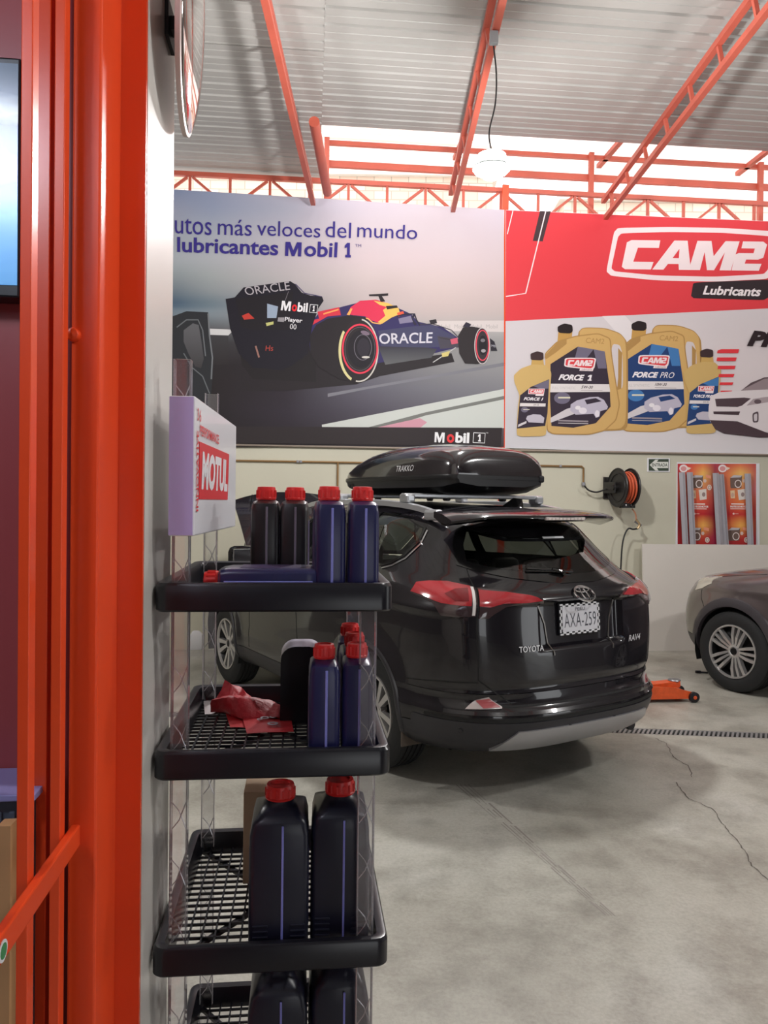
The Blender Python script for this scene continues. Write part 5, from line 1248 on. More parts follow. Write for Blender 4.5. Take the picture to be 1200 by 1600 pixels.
# bottles on the print
GOLD, GOLD2 = (204, 166, 104), (172, 134, 78)
def jug(dx, dy, dark, mid, name, grade, cut=False):
    T = lambda P: [(x + dx, y + dy) for x, y in P]
    A2b.poly(T(roundpoly([(350, 600), (372, 576), (470, 578), (540, 602), (570, 640), (574, 700), (574, 1010), (560, 1036), (400, 1040), (350, 700)], 3, .3)), GOLD2)       # rear jug
    A2b.poly(T(roundpoly([(352, 604), (372, 580), (470, 582), (540, 606), (566, 640), (566, 1000), (540, 1030), (450, 1030)], 3, .3)), GOLD)
    A2b.poly(T(roundpoly([(500, 650), (538, 654), (550, 700), (552, 850), (522, 850), (500, 800)], 3, .3)), (206, 198, 200)); A2b.poly(T([(530, 668), (548, 690), (544, 850), (524, 856), (530, 800)]), GOLD2)
    A2b.poly(T([(264, 590), (326, 590), (322, 640), (258, 650)]), (190, 148, 80)); A2b.poly(T(roundpoly([(260, 572), (290, 558), (326, 566), (328, 594), (316, 604), (270, 602), (260, 594)], 2, .25)), (36, 26, 28))
    A2b.poly(T(roundpoly([(204, 720), (206, 692), (258, 640), (340, 616), (440, 604), (494, 626), (500, 700), (520, 830), (536, 920), (520, 990), (470, 1036), (400, 1054), (240, 1052), (212, 1036)], 3, .2)), GOLD, )
    A2b.line(T(roundpoly([(204, 720), (206, 692), (258, 640), (340, 616), (440, 604), (494, 626), (500, 700), (520, 830), (536, 920), (520, 990), (470, 1036), (400, 1054), (240, 1052), (212, 1036), (204, 720)], 3, .2)[3:-4]), 5, GOLD2)
    A2b.poly(T([(206, 700), (258, 644), (300, 628), (300, 650), (250, 690), (206, 720)]), GOLD2); A2b.text('CAM2', T([(388, 622)])[0], T([(470, 628)])[0], T([(466, 650)])[0], T([(384, 646)])[0], GOLD2)
    A2b.poly(T([(228, 740), (350, 662), (470, 684), (492, 840), (496, 930), (430, 1004), (330, 1024), (232, 1016), (226, 900)]), dark)
    A2b.poly(T([(350, 662), (420, 674), (370, 740), (330, 740)]), mid); A2b.poly(T([(420, 674), (470, 684), (478, 760), (440, 760)]), mid)
    A2b.poly(T([(226, 828), (490, 830), (494, 864), (226, 866)]), (222, 216, 216)); A2b.text(grade, T([(366, 836)])[0], T([(418, 837)])[0], T([(416, 850)])[0], T([(364, 849)])[0], (60, 44, 52), bold=.02, shear=.2); A2b.line(T([(364, 857), (460, 859)]), 2.2, (160, 150, 154)); A2b.text('FULL SYNTHETIC', T([(236, 840)])[0], T([(340, 841)])[0], T([(340, 853)])[0], T([(236, 852)])[0], (196, 190, 192))
    A2b.ell(280 + dx, 892 + dy, 36, 26, mid); A2b.line(T([(262, 890), (316, 890)]), 7, (220, 214, 190)); A2b.poly(T([(228, 980), (300, 940), (360, 925), (340, 960), (228, 1002)]), (206, 200, 204))
    A2b.poly(T([(316, 948), (318, 920), (346, 902), (400, 888), (440, 886), (466, 900), (484, 930), (480, 942), (450, 950), (446, 974), (430, 980), (420, 962), (340, 966)]), (186, 180, 196)); A2b.poly(T([(380, 900), (430, 892), (456, 906), (390, 920)]), dark)
    A2b.ell(372 + dx, 948 + dy, 18, 14, (226, 220, 228)); A2b.ell(436 + dx, 962 + dy, 10, 16, (226, 220, 228)); A2b.ell(350 + dx, 935 + dy, 12, 9, (232, 228, 232))
    A2b.line(T([(262, 992), (396, 996)]), 7, (150, 140, 146)); A2b.line(T([(262, 1003), (396, 1006)]), 3, (190, 182, 186))
    A2b.poly(T(roundpoly([(292, 712), (432, 712), (424, 758), (410, 766), (288, 752)], 2, .15)), WL); A2b.poly(T(roundpoly([(298, 717), (426, 717), (418, 752), (408, 760), (294, 747)], 2, .15)), RED); block_letters(A2b, 306 + dx, 722 + dy, 416 + dx, 748 + dy, WL)
    A2b.poly(T([(360, 758), (420, 760), (416, 772), (356, 770)]), WL); A2b.text('Lubricants', T([(368, 760)])[0], T([(414, 761)])[0], T([(412, 769)])[0], T([(366, 768)])[0], (110, 90, 96))
    A2b.text(name[0], T([(268, 786)])[0], T([(268 + name[2], 788)])[0], T([(264 + name[2], 814)])[0], T([(262, 812)])[0], (236, 230, 234), bold=.05, shear=.22)
    if name[1] == '1': A2b.one(*T([(282 + name[2], 788), (304 + name[2], 789), (298 + name[2], 815), (276 + name[2], 814)]), (236, 230, 234))
    elif name[1]: A2b.text(name[1], T([(278 + name[2], 788)])[0], T([(452, 789)])[0], T([(448, 815)])[0], T([(274 + name[2], 814)])[0], (236, 230, 234), bold=(.0 if len(name[1]) > 1 else .05), shear=.22)
def bottle_art(dx, dy, dark, mid, name):
    T = lambda P: [(x + dx, y + dy) for x, y in P]
    A2b.poly(T([(146, 715), (194, 715), (200, 752), (140, 752)]), (196, 160, 92)); A2b.poly(T(roundpoly([(138, 694), (168, 683), (196, 690), (197, 718), (185, 724), (140, 722)], 2, .2)), (62, 44, 46))
    A2b.poly(T(roundpoly([(64, 790), (96, 760), (146, 742), (204, 744), (232, 775), (226, 860), (214, 960), (208, 1055), (190, 1062), (96, 1064), (76, 1056), (82, 930), (90, 880), (66, 820)], 3, .2)), (202, 170, 108))
    A2b.poly(T([(92, 880), (140, 842), (222, 808), (214, 960), (204, 1016), (78, 1028)]), dark); A2b.poly(T([(150, 838), (222, 810), (218, 850), (180, 850)]), mid)
    A2b.poly(T([(130, 850), (202, 850), (198, 876), (128, 874)]), WL); A2b.poly(T([(133, 853), (199, 853), (195, 872), (131, 871)]), RED); block_letters(A2b, 138 + dx, 855 + dy, 194 + dx, 869 + dy, WL); A2b.poly(T([(162, 875), (198, 876), (196, 883), (160, 882)]), WL)
    A2b.text(name, T([(110, 888)])[0], T([(196, 890)])[0], T([(193, 904)])[0], T([(107, 902)])[0], (236, 230, 234), bold=.04, shear=.2); A2b.poly(T([(92, 914), (206, 916), (205, 930), (90, 929)]), (222, 216, 216)); A2b.text('5W-30', T([(152, 918)])[0], T([(176, 918)])[0], T([(175, 926)])[0], T([(151, 926)])[0], (90, 76, 84))
    A2b.ell(112 + dx, 944 + dy, 16, 12, mid); A2b.line(T([(106, 943), (134, 943)]), 4, (220, 214, 200)); A2b.poly(T([(118, 985), (124, 972), (150, 964), (182, 966), (200, 980), (196, 1004), (130, 1000)]), (190, 184, 196)); A2b.poly(T([(84, 1010), (120, 994), (120, 1004), (82, 1022)]), (206, 200, 204))
jug(330, -12, (32, 60, 110), (66, 120, 178), ('FORCE', 'PRO', 112), '10W-30')
jug(0, 0, (52, 42, 56), (110, 104, 124), ('FORCE', '1', 112), '5W-30')
bottle_art(0, 0, (52, 42, 56), (110, 104, 124), 'FORCE 1')
bottle_art(756, -12, (34, 62, 112), (66, 120, 178), 'FORCE PRO')
for k in range(6):
    y = 674 + k * 37; w = 96 - k * 9; x = 972 - (k > 0) * 6 + k * 4
    A2b.poly([(x, y + (6 if k == 0 else 0)), (x + 18, y), (x + w, y), (x + w - 5, y + 18 - k * 1.5), (x - 3, y + 18 - k * 1.5)], (222, 58, 66))
A2b.text('PR', (1116, 590), (1260, 602), (1246, 668), (1102, 660), (44, 32, 36), bold=.06, shear=.2)
# white car on the print
A2b.poly([(1075, 860), (1120, 824), (1180, 800), (1300, 792), (1400, 800), (1440, 850)], (92, 76, 80)); A2b.poly([(1075, 858), (1180, 806), (1260, 800), (1210, 860)], (150, 134, 138))
A2b.poly([(932, 930), (940, 884), (980, 866), (1100, 858), (1240, 852), (1440, 850), (1470, 900), (1470, 1040), (1180, 1046), (1060, 1010), (940, 1000), (930, 970)], (220, 212, 214))
A2b.poly([(960, 896), (1090, 890), (1120, 894), (1080, 926), (1060, 932), (966, 930)], (80, 64, 70)); A2b.poly([(952, 952), (1072, 952), (1066, 968), (954, 964)], (72, 56, 62)); A2b.poly([(936, 990), (1060, 996), (1200, 1050), (1330, 1050), (1330, 1066), (1160, 1068), (1000, 1050), (960, 1030)], (76, 60, 66))
A2b.poly([(1100, 926), (1130, 896), (1180, 888), (1260, 884), (1200, 910), (1140, 920)], (170, 156, 160)); A2b.ell(1150, 908, 16, 10, (100, 84, 90)); A2b.poly(roundpoly([(1126, 960), (1154, 950), (1154, 1000), (1128, 1002)], 2, .25), (84, 70, 76)); A2b.poly(roundpoly([(1132, 966), (1148, 960), (1148, 994), (1134, 996)], 2, .25), (206, 198, 202))
A2b.build('printed_artwork', ban2)

# ------------------------------------------------------------------ fittings on the wall
def wtube(name, pts, r, m, off, label=None, cat=None, parent=None, n=8, smooth_path=False):
    P = [WF @ Vector((q.x, q.y, off)) for q in (wl(x, y, off) for x, y in pts)]; mb = MB(); mb.tube(bez(P, 8) if smooth_path else P, r, n); o = mb.build(name, m, parent, smooth=True)
    if label: tag(o, label, cat)
    return o
CONDM = mat('conduit', (150, 138, 126), .4, metal=.4); BRASS = mat('copper_pipe', (150, 118, 78), .4, metal=.6)
zc = wl(700, 701.5, .03).y
mb = MB(WF); mb.tube([(-6, zc, .03), (8.8, zc, .03)], .014, 10); tag(mb.build('conduit_pipe', CONDM, None, smooth=True), 'long thin conduit along the wall just below the banners', 'pipe')
mb = MB(WF); z2 = wl(600, 723.5, .03).y; xe = wl(912, 729, .03).x; zd = wl(912, 754, .03).y; xb = wl(528, 722, .03).x
air = thing('air_pipe', WF @ Vector((0, z2, 0)), 'brass coloured air pipe on the wall that bends down to the hose reel', 'pipe')
mb = MB(WF); mb.tube([(-6, z2, .025), (xe - .02, z2, .025), (xe, z2 - .02, .025), (xe, zd, .025)], .011, 8); mb.build('pipe_run', BRASS, air, smooth=True)
mb = MB(WF); mb.tube([(xb, z2, .025), (xb, z2 - .28, .025)], .011, 8); mb.build('pipe_drop', BRASS, air, smooth=True)
for xx, zz in ((xe, zd), (xb, z2 - .28)):
    mb = MB(WF); mb.box((xx, zz - .02, .03), (.04, .05, .04), bev=.01); mb.build('valve', STEEL, air)
for xx in (-1.0, wl(876, 727, .03).x, wl(470, 721, .03).x):
    mb = MB(WF); mb.box((xx, z2, .02), (.03, .03, .035), bev=.005); mb.build('pipe_clip', STEEL, air)
# hose reel
rc = wl(976, 762, .26); RM = WF @ Matrix.Translation((rc.x, rc.y, .26)) @ Matrix.Rotation(radians(8), 4, 'Y') @ Matrix.Rotation(pi / 2, 4, 'Y')      # local z along the wall (axle)
reel = thing('hose_reel', WF @ Matrix.Translation((rc.x, rc.y, 0)), 'black wall mounted hose reel wound with orange hose', 'hose reel')
REELB = mat('reel_black', (42, 40, 40), .4, metal=.3)
for zz in (-.085, .075):
    mb = MB(RM); mb.lathe([(.02, zz - .006), (.15, zz - .006), (.155, zz - .016), (.165, zz - .016), (.17, zz - .006), (.205, zz - .006), (.222, zz - .018), (.228, zz - .010), (.225, zz + .0), (.2, zz + .004), (.02, zz + .004)], 48); mb.build('reel_flange', REELB, reel, smooth=True)
mb = MB(RM); mb.tube([((.10 + .085 * k / 420 + .0) * cos(k * 2 * pi / 30), (.10 + .085 * k / 420) * sin(k * 2 * pi / 30), -.062 + .124 * abs(((k / 105) % 2) - 1)) for k in range(420)], .0105, 6); mb.build('wound_hose', mat('hose_orange', (206, 92, 58), .5), reel, smooth=True)
mb = MB(RM); mb.lathe([(.03, -.16), (.03, .12)], 20); mb.lathe([(.1, -.08), (.1, .07)], 30); mb.build('axle_drum', REELB, reel, smooth=True)
mb = MB(RM); mb.box((.10, 0, -.135), (.26, .13, .018), bev=.006); mb.build('bracket', REELB, reel)
mb = MB(WF @ Matrix.Translation((rc.x, rc.y, 0))); mb.box((-.05, 0, .015), (.22, .26, .03), bev=.006); mb.box((-.08, 0, .06), (.03, .2, .1)); mb.build('wall_plate', REELB, reel)
gp = wl(987, 787, .30); mb = MB(WF); mb.box((gp.x - .03, gp.y, .28), (.16, .10, .02), bev=.004); mb.box((gp.x - .03, gp.y, .20), (.16, .10, .02), bev=.004)
for sx in (-.09, .04): mb.box((gp.x + sx, gp.y, .24), (.015, .10, .1))
mb.build('hose_guide', REELB, reel)
for dx_, dz_ in ((-.06, .02), (.0, .02), (-.06, -.02), (.0, -.02)):
    mb = MB(WF @ Matrix.Translation((gp.x - .0 + dx_, gp.y + dz_, .292))); mb.lathe([(.010, 0), (.010, .004), (0, .006)], 10); mb.build('guide_roller', CHROME, reel)
wtube('supply_hose', [(913, 759), (920, 766), (932, 769), (945, 765), (956, 761)], .010, mat('hose_black', (30, 30, 30), .5), .12, 'thin black supply hose curving from the wall valve to the hose reel', 'hose', smooth_path=True)
wp_ = thing('air_whip', WF @ Vector((wl(990, 800, .2).x, wl(985, 885, .2).y, .2)), 'air hose end with a brass fitting hanging below the hose reel', 'hose')
wtube('hose', [(988, 795), (993, 803), (994, 812)], .009, mat('hose_tan', (176, 120, 90), .6), .24, parent=wp_, smooth_path=True); wtube('fitting', [(994, 812), (999, 820), (996, 826)], .016, mat('brass', (205, 180, 140), .3, metal=.7), .22, parent=wp_, smooth_path=True)
wtube('coupling', [(992, 815), (1002, 821)], .012, STEEL, .22, parent=wp_); wtube('whip', [(996, 826), (989, 827), (982, 826), (976, 836), (972, 855), (970, 890), (969, 930)], .010, MATS['hose_black'], .2, parent=wp_, smooth_path=True)
# ENTRADA sign
s0, s1 = wl(1011.5, 715.5, .01), wl(1046.5, 737.5, .01); sign = thing('entrada_sign', WF @ Vector(((s0.x + s1.x) / 2, s1.y, 0)), 'small green and white ENTRADA arrow sign on the wall', 'sign')
mb = MB(WF); mb.span((s0.x, s1.y, .002), (s1.x, s0.y, .012)); mb.build('sign_board', WHITEP, sign)
A3 = Art(.012, lambda x, y: (1011.5 + x * 35, 715.5 + y * 22)); DG = (62, 74, 62)
A3.poly([(.06, .08), (.95, .08), (.95, .92), (.06, .92)], DG); A3.poly([(.10, .5), (.36, .12), (.50, .12), (.42, .28), (.93, .28), (.93, .72), (.42, .72), (.50, .9), (.36, .9)], (222, 224, 216)); A3.text('ENTRADA', (.20, .38), (.90, .38), (.90, .62), (.20, .62), DG, bold=.02); A3.build('sign_print', sign)
# filter poster with loose steel angle bars leaning on it
fpst = thing('poster', WF @ Vector((wl(1120, 850, .01).x, wl(1120, 850, .01).y, 0)), 'red and orange engine parts poster on the wall behind steel bars', 'poster')
mb = MB(WF); Q = [wl(x, y, .01) for x, y in ((1058, 722), (1187, 724), (1187, 905), (1055, 900))]; mb.prism([(q.x, q.y) for q in Q], .002, .008); mb.build('poster_sheet', WHITEP, fpst)
A4 = Art(.008, lambda x, y: (1040 + x * 160 / 1200, 700 + y * 160 / 1200))
A4.grid([140, 300, 440, 580, 720, 880, 1060], [185, 300, 480, 620, 780, 900, 1050, 1180, 1500], [
    [(190,50,60),(214,80,70),(232,120,80),(170,60,80),(200,80,70),(230,110,80),(190,80,80)], [(170,40,50),(220,100,70),(240,190,100),(150,60,70),(222,120,80),(240,196,110),(200,100,90)], [(190,90,70),(200,110,80),(214,130,90),(160,70,70),(210,110,80),(216,140,90),(200,110,120)],
    [(150,60,60),(226,100,70),(220,90,66),(150,60,60),(216,90,66),(232,130,70),(190,80,70)], [(140,30,36),(196,50,52),(190,40,48),(120,20,40),(190,40,48),(196,50,52),(180,50,50)], [(110,20,30),(206,80,50),(240,180,90),(140,30,50),(214,90,60),(240,180,90),(170,60,50)],
    [(150,24,36),(190,60,60),(190,60,50),(150,40,70),(190,60,60),(180,50,50),(170,50,60)], [(160,30,40),(190,50,50),(170,40,40),(150,40,70),(160,40,50),(170,40,40),(160,50,60)], [(150,30,40)] * 7], 40, 40)
for dx in (0, 455):
    A4.ell(210 + dx, 240, 50, 46, (236, 226, 226)); A4.ell(210 + dx, 242, 34, 28, (216, 150, 150)); A4.poly([(240 + dx, 215), (300 + dx, 235), (262 + dx, 262)], (240, 216, 200))
    for yy in (0, 615):
        x_ = dx + (0 if yy == 0 else -25)
        A4.poly([(300 + x_, 350 + yy), (340 + x_, 318 + yy), (440 + x_, 322 + yy), (430 + x_, 470 + yy), (305 + x_, 470 + yy)], (112, 92, 84)); A4.poly([(300 + x_, 350 + yy), (340 + x_, 318 + yy), (440 + x_, 322 + yy), (420 + x_, 345 + yy)], (190, 186, 190))
        A4.ring(392 + x_, 420 + yy, 36, 42, 10, (226, 214, 210)); A4.ell(460 + x_, 385 + yy, 18, 20, (214, 190, 180)); A4.ell(512 + x_, 462 + yy, 26, 32, (222, 206, 196)); A4.ring(512 + x_, 462 + yy, 14, 18, 5, (130, 90, 80)); A4.poly([(470 + x_, 310 + yy), (530 + x_, 325 + yy), (530 + x_, 360 + yy), (470 + x_, 345 + yy)], (226, 150, 120))
    A4.poly([(385 + dx, 490), (475 + dx, 480), (480 + dx, 600), (400 + dx, 612)], (222, 214, 206)); A4.ell(445 + dx, 545, 20, 26, (150, 130, 126)); A4.poly([(300 + dx, 500), (350 + dx, 495), (355 + dx, 590), (305 + dx, 590)], (226, 200, 160)); A4.ell(328 + dx, 550, 18, 26, (206, 170, 150))
    A4.line([(310 + dx, 655), (460 + dx, 657)], 16, (240, 214, 206)); A4.text('PARTES DE MOTOR', (300 + dx, 676), (500 + dx, 678), (500 + dx, 700), (300 + dx, 698), (248, 240, 236), bold=.04); A4.line([(300 + dx, 712), (480 + dx, 714)], 12, (232, 190, 180)); A4.ell(338 + dx, 770, 12, 12, (240, 200, 190)); A4.line([(355 + dx, 770), (395 + dx, 771)], 8, (226, 160, 150))
A4.build('poster_print', fpst)
BARS = [((1064.5, 738), (1069.5, 850), 'leftmost steel angle bar leaning on the engine parts poster'), ((1076.5, 738), (1081, 850), 'second steel angle bar from the left, leaning on the engine parts poster'), ((1117, 739), (1123, 850), 'steel angle bar leaning on the middle of the engine parts poster, left of its pair'),
        ((1125, 741), (1132.5, 850), 'steel angle bar leaning on the middle of the engine parts poster, right of its pair'), ((1167, 740), (1171, 850), 'rightmost steel angle bar leaning on the engine parts poster')]
for t_, b_, lb_ in BARS:
    a = WF @ Vector((*wl(*t_, .04).xy, .035)); q = wl(*b_, .06); d_ = Vector((q.x, q.y, .06)); top = wl(*t_, .04); k = (top.y - .0) / max(top.y - q.y, 1e-3); foot = WF @ Vector((top.x + (q.x - top.x) * k, 0.001, .10))
    mb = MB(); mb.bar(a, foot, .052, .005, up=-WN); 
    mb.v = [v for v in mb.v]; mb.bar(a + WDIR * .024 + WN * .022, foot + WDIR * .024 + WN * .022, .005, .046, up=-WN); tag(mb.build('steel_angle_bar', mat('angle_steel', (172, 170, 176), .5, metal=.15)), lb_, 'steel bar', 'steel angle bars by the poster')
# white board leaning in front of the wall
bo = [wl(x, y, .17) for x, y in ((1003, 850), (1330, 858))]
mb = MB(); bl = bo[0]; zt_b = bl.y
x0_, x1_ = wl(1004, 850, .17).x, wl(1330, 858, .17).x
fr8 = frame(WF @ Vector((x0_, 0, .26)), WDIR, (Vector((0, 0, zt_b)) - WN * .10).normalized(), (WN + Vector((0, 0, .08))).normalized())
mb = MB(fr8); mb.span((0, 0, -.018), (x1_ - x0_, zt_b + .004, 0)); tag(mb.build('white_board', mat('board_white', (212, 206, 198), .55, noise=(1.5, .03))), 'large blank white board leaning against the wall below the poster', 'board')
# ------------------------------------------------------------------ clear bottle rack (trays on acrylic posts)
SA = radians(5.95); SO = Vector((-0.4637, 1.55, 0)); SM = yawframe(SO, SA); SMI = SM.inverted()      # u right, v away, z up
TWID, TDEP = 0.487, 0.585
def uat(px, v):
    """u of the picture column px on the line v = const"""
    k = (px - 600) / 1200; c, s = cos(SA), sin(SA)
    # X = ox + u c - v s ; Y = oy + u s + v c ; X = k Y
    return (k * (SO.y + v * c) - SO.x + v * s) / (c - k * s)
rack = thing('display_rack', SM, 'clear plastic display rack with black trays beside the white wall end', 'display rack')
CLR = clear('clear_acrylic', (250, 250, 251), 0.03, 0.05, dens=0.05, body=(235, 228, 235)); CLRIB = clear('acrylic_rib', (235, 235, 240), 0.12, 0.08, dens=0.35, body=(240, 235, 240))
TRAYM = mat('tray_plastic', (19, 19, 26), 0.28, spec=.5)
def rrect(x0, x1, y0, y1, r, n=5):
    out = []
    for cx, cy, a0 in ((x1 - r, y1 - r, 0), (x0 + r, y1 - r, 90), (x0 + r, y0 + r, 180), (x1 - r, y0 + r, 270)):
        for k in range(n + 1): a = radians(a0 + 90 * k / n); out.append((cx + r * cos(a), cy + r * sin(a)))
    return out
TZ = [1.527, 1.183, 0.779, 0.345]; RH = 0.060
for zt in TZ:
    mb = MB(SM); prof = [(.004, -RH, .022), (0, -RH + .004, .025), (0, -.008, .025), (.004, -.001, .024), (.010, 0, .02), (.022, -.003, .016), (.034, -RH + .016, .012), (.034, -RH + .008, .012)]
    mb.loft([[(p[0], p[1], zt + h) for p in rrect(i, TWID - i, i, TDEP - i, r)] for i, h, r in prof], cap=False); tr = mb.build('tray', TRAYM, rack, smooth=True)
    mb = MB(SM); zg = zt - .044; i = .03
    n = 15
    for k in range(1, n): x = i + (TWID - 2 * i) * k / n; mb.box((x, TDEP / 2, zg), (.004, TDEP - 2 * i, .006))
    n = 19
    for k in range(1, n): y = i + (TDEP - 2 * i) * k / n; mb.box((TWID / 2, y, zg), (TWID - 2 * i, .004, .006))
    mb.bar((i, i, zg - .006), (TWID - i, TDEP - i, zg - .006), .012, .008); mb.bar((TWID - i, i, zg - .006), (i, TDEP - i, zg - .006), .012, .008)
    mb.build('tray_grid', TRAYM, tr)
ZF = lambda k: TZ[k] - .041                                     # resting height on tray k
def post(u, v, z0, z1, flip):
    mb = MB(SM); w, d, t = .036, .022, .003; s = flip
    mb.span((u - w / 2, v - d / 2, z0), (u - w / 2 + t, v + d / 2, z1)); mb.span((u + w / 2 - t, v - d / 2, z0), (u + w / 2, v + d / 2, z1)); mb.span((u - w / 2 + t, v + s * (d / 2 - t), z0), (u + w / 2 - t, v + s * d / 2, z1))
    p = mb.build('post', CLR, rack); z = z0 + .02
    mb = MB(SM)
    while z + .06 < z1:
        zz = z + .055
        mb.tube([(u - w / 2 + .004, v, z), (u, v, (z + zz) / 2 - .01), (u + w / 2 - .004, v, zz)], .0011, 4); mb.tube([(u + w / 2 - .004, v, z), (u, v, (z + zz) / 2 + .01), (u - w / 2 + .004, v, zz)], .0011, 4); z += .12
    for q in (-1, 1): mb.tube([(u + q * (w / 2 - .0015), v - s * d / 2, z0), (u + q * (w / 2 - .0015), v - s * d / 2, z1)], .0016, 5)
    mb.build('post_rib', CLRIB, p)
PU = (.048, TWID - .048); PV = (.040, TDEP - .040)
levels = [(0.0, TZ[3] - RH)] + [(TZ[k + 1] - .03, TZ[k] - RH) for k in (2, 1, 0)]
for z0, z1 in levels:
    for u in PU:
        for v in PV: post(u, v, z0, z1, 1 if v > .2 else -1)
for v, zt in ((PV[0], 1.985), (PV[1], 1.985)): post(PU[0], v, TZ[0] - .03, zt, 1 if v > .2 else -1)
# header box
HM = SM @ Matrix.Translation((.028, -.004, 0)) @ Matrix.Rotation(radians(-2.6), 4, 'Z')
HU0, HU1, HZ0, HZ1, HV0, HV1 = 0, .052, 1.622, 1.905, 0, .62
hdr = MB(HM); hdr.span((HU0, HV0, HZ0), (HU1, HV1, HZ1), bev=.003); hd_ = hdr.build('header_box', mat('header_white', (226, 226, 232), .3, coat=.3), rack)
mb = MB(HM); mb.span((HU0 + .001, HV0 - .002, HZ0 + .002), (HU1 - .003, HV0 + .001, HZ1 - .002)); mb.build('header_side', mat('header_purple_light', (178, 164, 214), .4), hd_)  # purple-blue light on the near face, put into its colour
HF = HM @ frame(Vector((HU1 + .0006, HV0, HZ0)), Vector((0, 1, 0)), Vector((0, 0, 1)), Vector((1, 0, 0)))      # x away, y up
REDP = mat('print_red', (214, 34, 48), .35)
LH = HZ1 - HZ0; LD = HV1 - HV0
mb = MB(HF); mb.prism([(.045, .075), (.455, .075), (.475, .195), (.045, .195)], 0, .0008); mb.build('logo_panel', REDP, hd_)
def hdr_text(t, x0, x1, y0, y1, m, nm, rot=False, **kw):
    if not rot: return text_on(t, HF, x0, x1, y0, y1, m, nm, hd_, h=.0012, **kw)
    M = HF @ frame(Vector((x1, y0, 0)), Vector((0, 1, 0)), Vector((-1, 0, 0)), Vector((0, 0, 1))); return text_on(t, M, 0, y1 - y0, 0, x1 - x0, m, nm, hd_, h=.0012, **kw)
hdr_text('MOTUL', .07, .445, .095, .178, WHITEP, 'logo_lettering', bold=.05, shear=.15)
hdr_text('PERFORMANCE', .05, .30, .208, .230, REDP, 'header_lettering', bold=.02)
hdr_text('INNOVATIVE', .014, .036, .05, .215, REDP, 'header_lettering', rot=True, bold=.02)
hdr_text('3 6', .02, .06, .236, .262, REDP, 'header_lettering', bold=.02)

# ------------------------------------------------------------------ bottles
OIL = mat('bottle_navy', (30, 32, 74), .32, spec=.5); OILK = mat('bottle_black', (22, 20, 24), .35); OILB = mat('bottle_big', (24, 26, 42), .34)
CAP = mat('cap_red', (218, 44, 42), .35); STRIP = mat('level_strip', (126, 132, 206), .4)
def rr3(cx, cy, w, d, r, z, n=3): return [(cx + x, cy + y, z) for x, y in rrect(-w / 2, w / 2, -d / 2, d / 2, min(r, w / 2 - .0005, d / 2 - .0005), n)]
def make_bottle(M, label, group, body, w=.066, d=.118, h=.206, neck=.0225, strip=True, big=False):
    t = thing('oil_bottle', M, label, 'bottle', group); MM = wmat(t)
    cy = 0.0 if not big else -.015
    R = [rr3(0, 0, w - .008, d - .008, .010, 0), rr3(0, 0, w, d, .012, .005), rr3(0, 0, w, d, .012, h * .12), rr3(0, 0, w * .995, d, .012, h * .5), rr3(0, 0, w * .985, d * .99, .012, h * .90), rr3(0, 0, w * .90, d * .93, .012, h * .985)]
    if not big: R += [rr3(0, 0, w * .84, d * .72, .016, h + .002), rr3(0, 0, neck * 1.95, neck * 1.95, neck * .97 - .001, h + .005), rr3(0, 0, neck * 1.9, neck * 1.9, neck * .95 - .001, h + .012)]
    else: R += [rr3(0, -.01, w * .80, d * .80, .018, h * 1.02), rr3(0, cy, w * .62, d * .45, .02, h * 1.07), rr3(0, cy, neck * 2.1, neck * 2.1, neck, h * 1.10), rr3(0, cy, neck * 1.9, neck * 1.9, neck * .95 - .001, h * 1.13)]
    mb = MB(MM); mb.loft(R); b = mb.build('body', body, t, smooth=True, angle=40)
    ht = h + .006 if not big else h * 1.115
    mb = MB(MM @ Matrix.Translation((0, cy, ht))); pr = [(neck * 1.02, 0), (neck * 1.06, .004), (neck * 1.0, .006), (neck * .98, .024), (neck * .93, .030), (neck * .70, .031), (neck * .68, .028), (0, .028)]
    mb.lathe(pr, 28)
    for k in range(14): a = 2 * pi * k / 14; mb.box((neck * .985 * cos(a), neck * .985 * sin(a), .014), (.004, .004, .018), None)
    mb.build('cap', CAP, t, smooth=True, angle=30)
    if strip:
        mb = MB(MM); z1 = h * .96 if not big else h * .99; mb.box((w * .06, -d / 2 + .0005, z1 / 2 + .004), (.0055 if not big else .0048, .003, z1 - .012), bev=.001); mb.build('level_strip', STRIP if body is not OILK else mat('level_strip_grey', (104, 98, 112), .4), b)
    if big:
        for k in range(4):
            for sx in (-.3, .32): mb = MB(MM); mb.box((w * sx, -d / 2 - .0002, .02 + .012 * k), (w * .25, .003, .004), bev=.001); mb.build('grip_rib', body, b)
    for sx in (1, -1): mb = MB(MM); mb.box((sx * (w / 2 + .0002), 0, h * .48), (.0008, d * .76, h * .62)); mb.build('label_panel', mat('bottle_label', (70, 60, 96), .4), b)
    return t
def SP(px, v, z, rot=0.0): return SM @ Matrix.Translation((uat(px, v), v, z)) @ Matrix.Rotation(rot, 4, 'Z')
g1 = 'oil bottles standing on the top tray'
b4 = make_bottle(SP(566, .10, ZF(0)), 'navy red-capped oil bottle standing rightmost on the top tray', g1, OIL)
dup(b4, SP(514, .10, ZF(0), .03), 'navy red-capped oil bottle second from the right on the top tray', g1)
b1 = make_bottle(SP(416, .27, ZF(0)), 'blackish red-capped oil bottle standing leftmost on the top tray', g1, OILK)
dup(b1, SP(461, .27, ZF(0), -.04), 'blackish red-capped oil bottle second from the left on the top tray', g1)
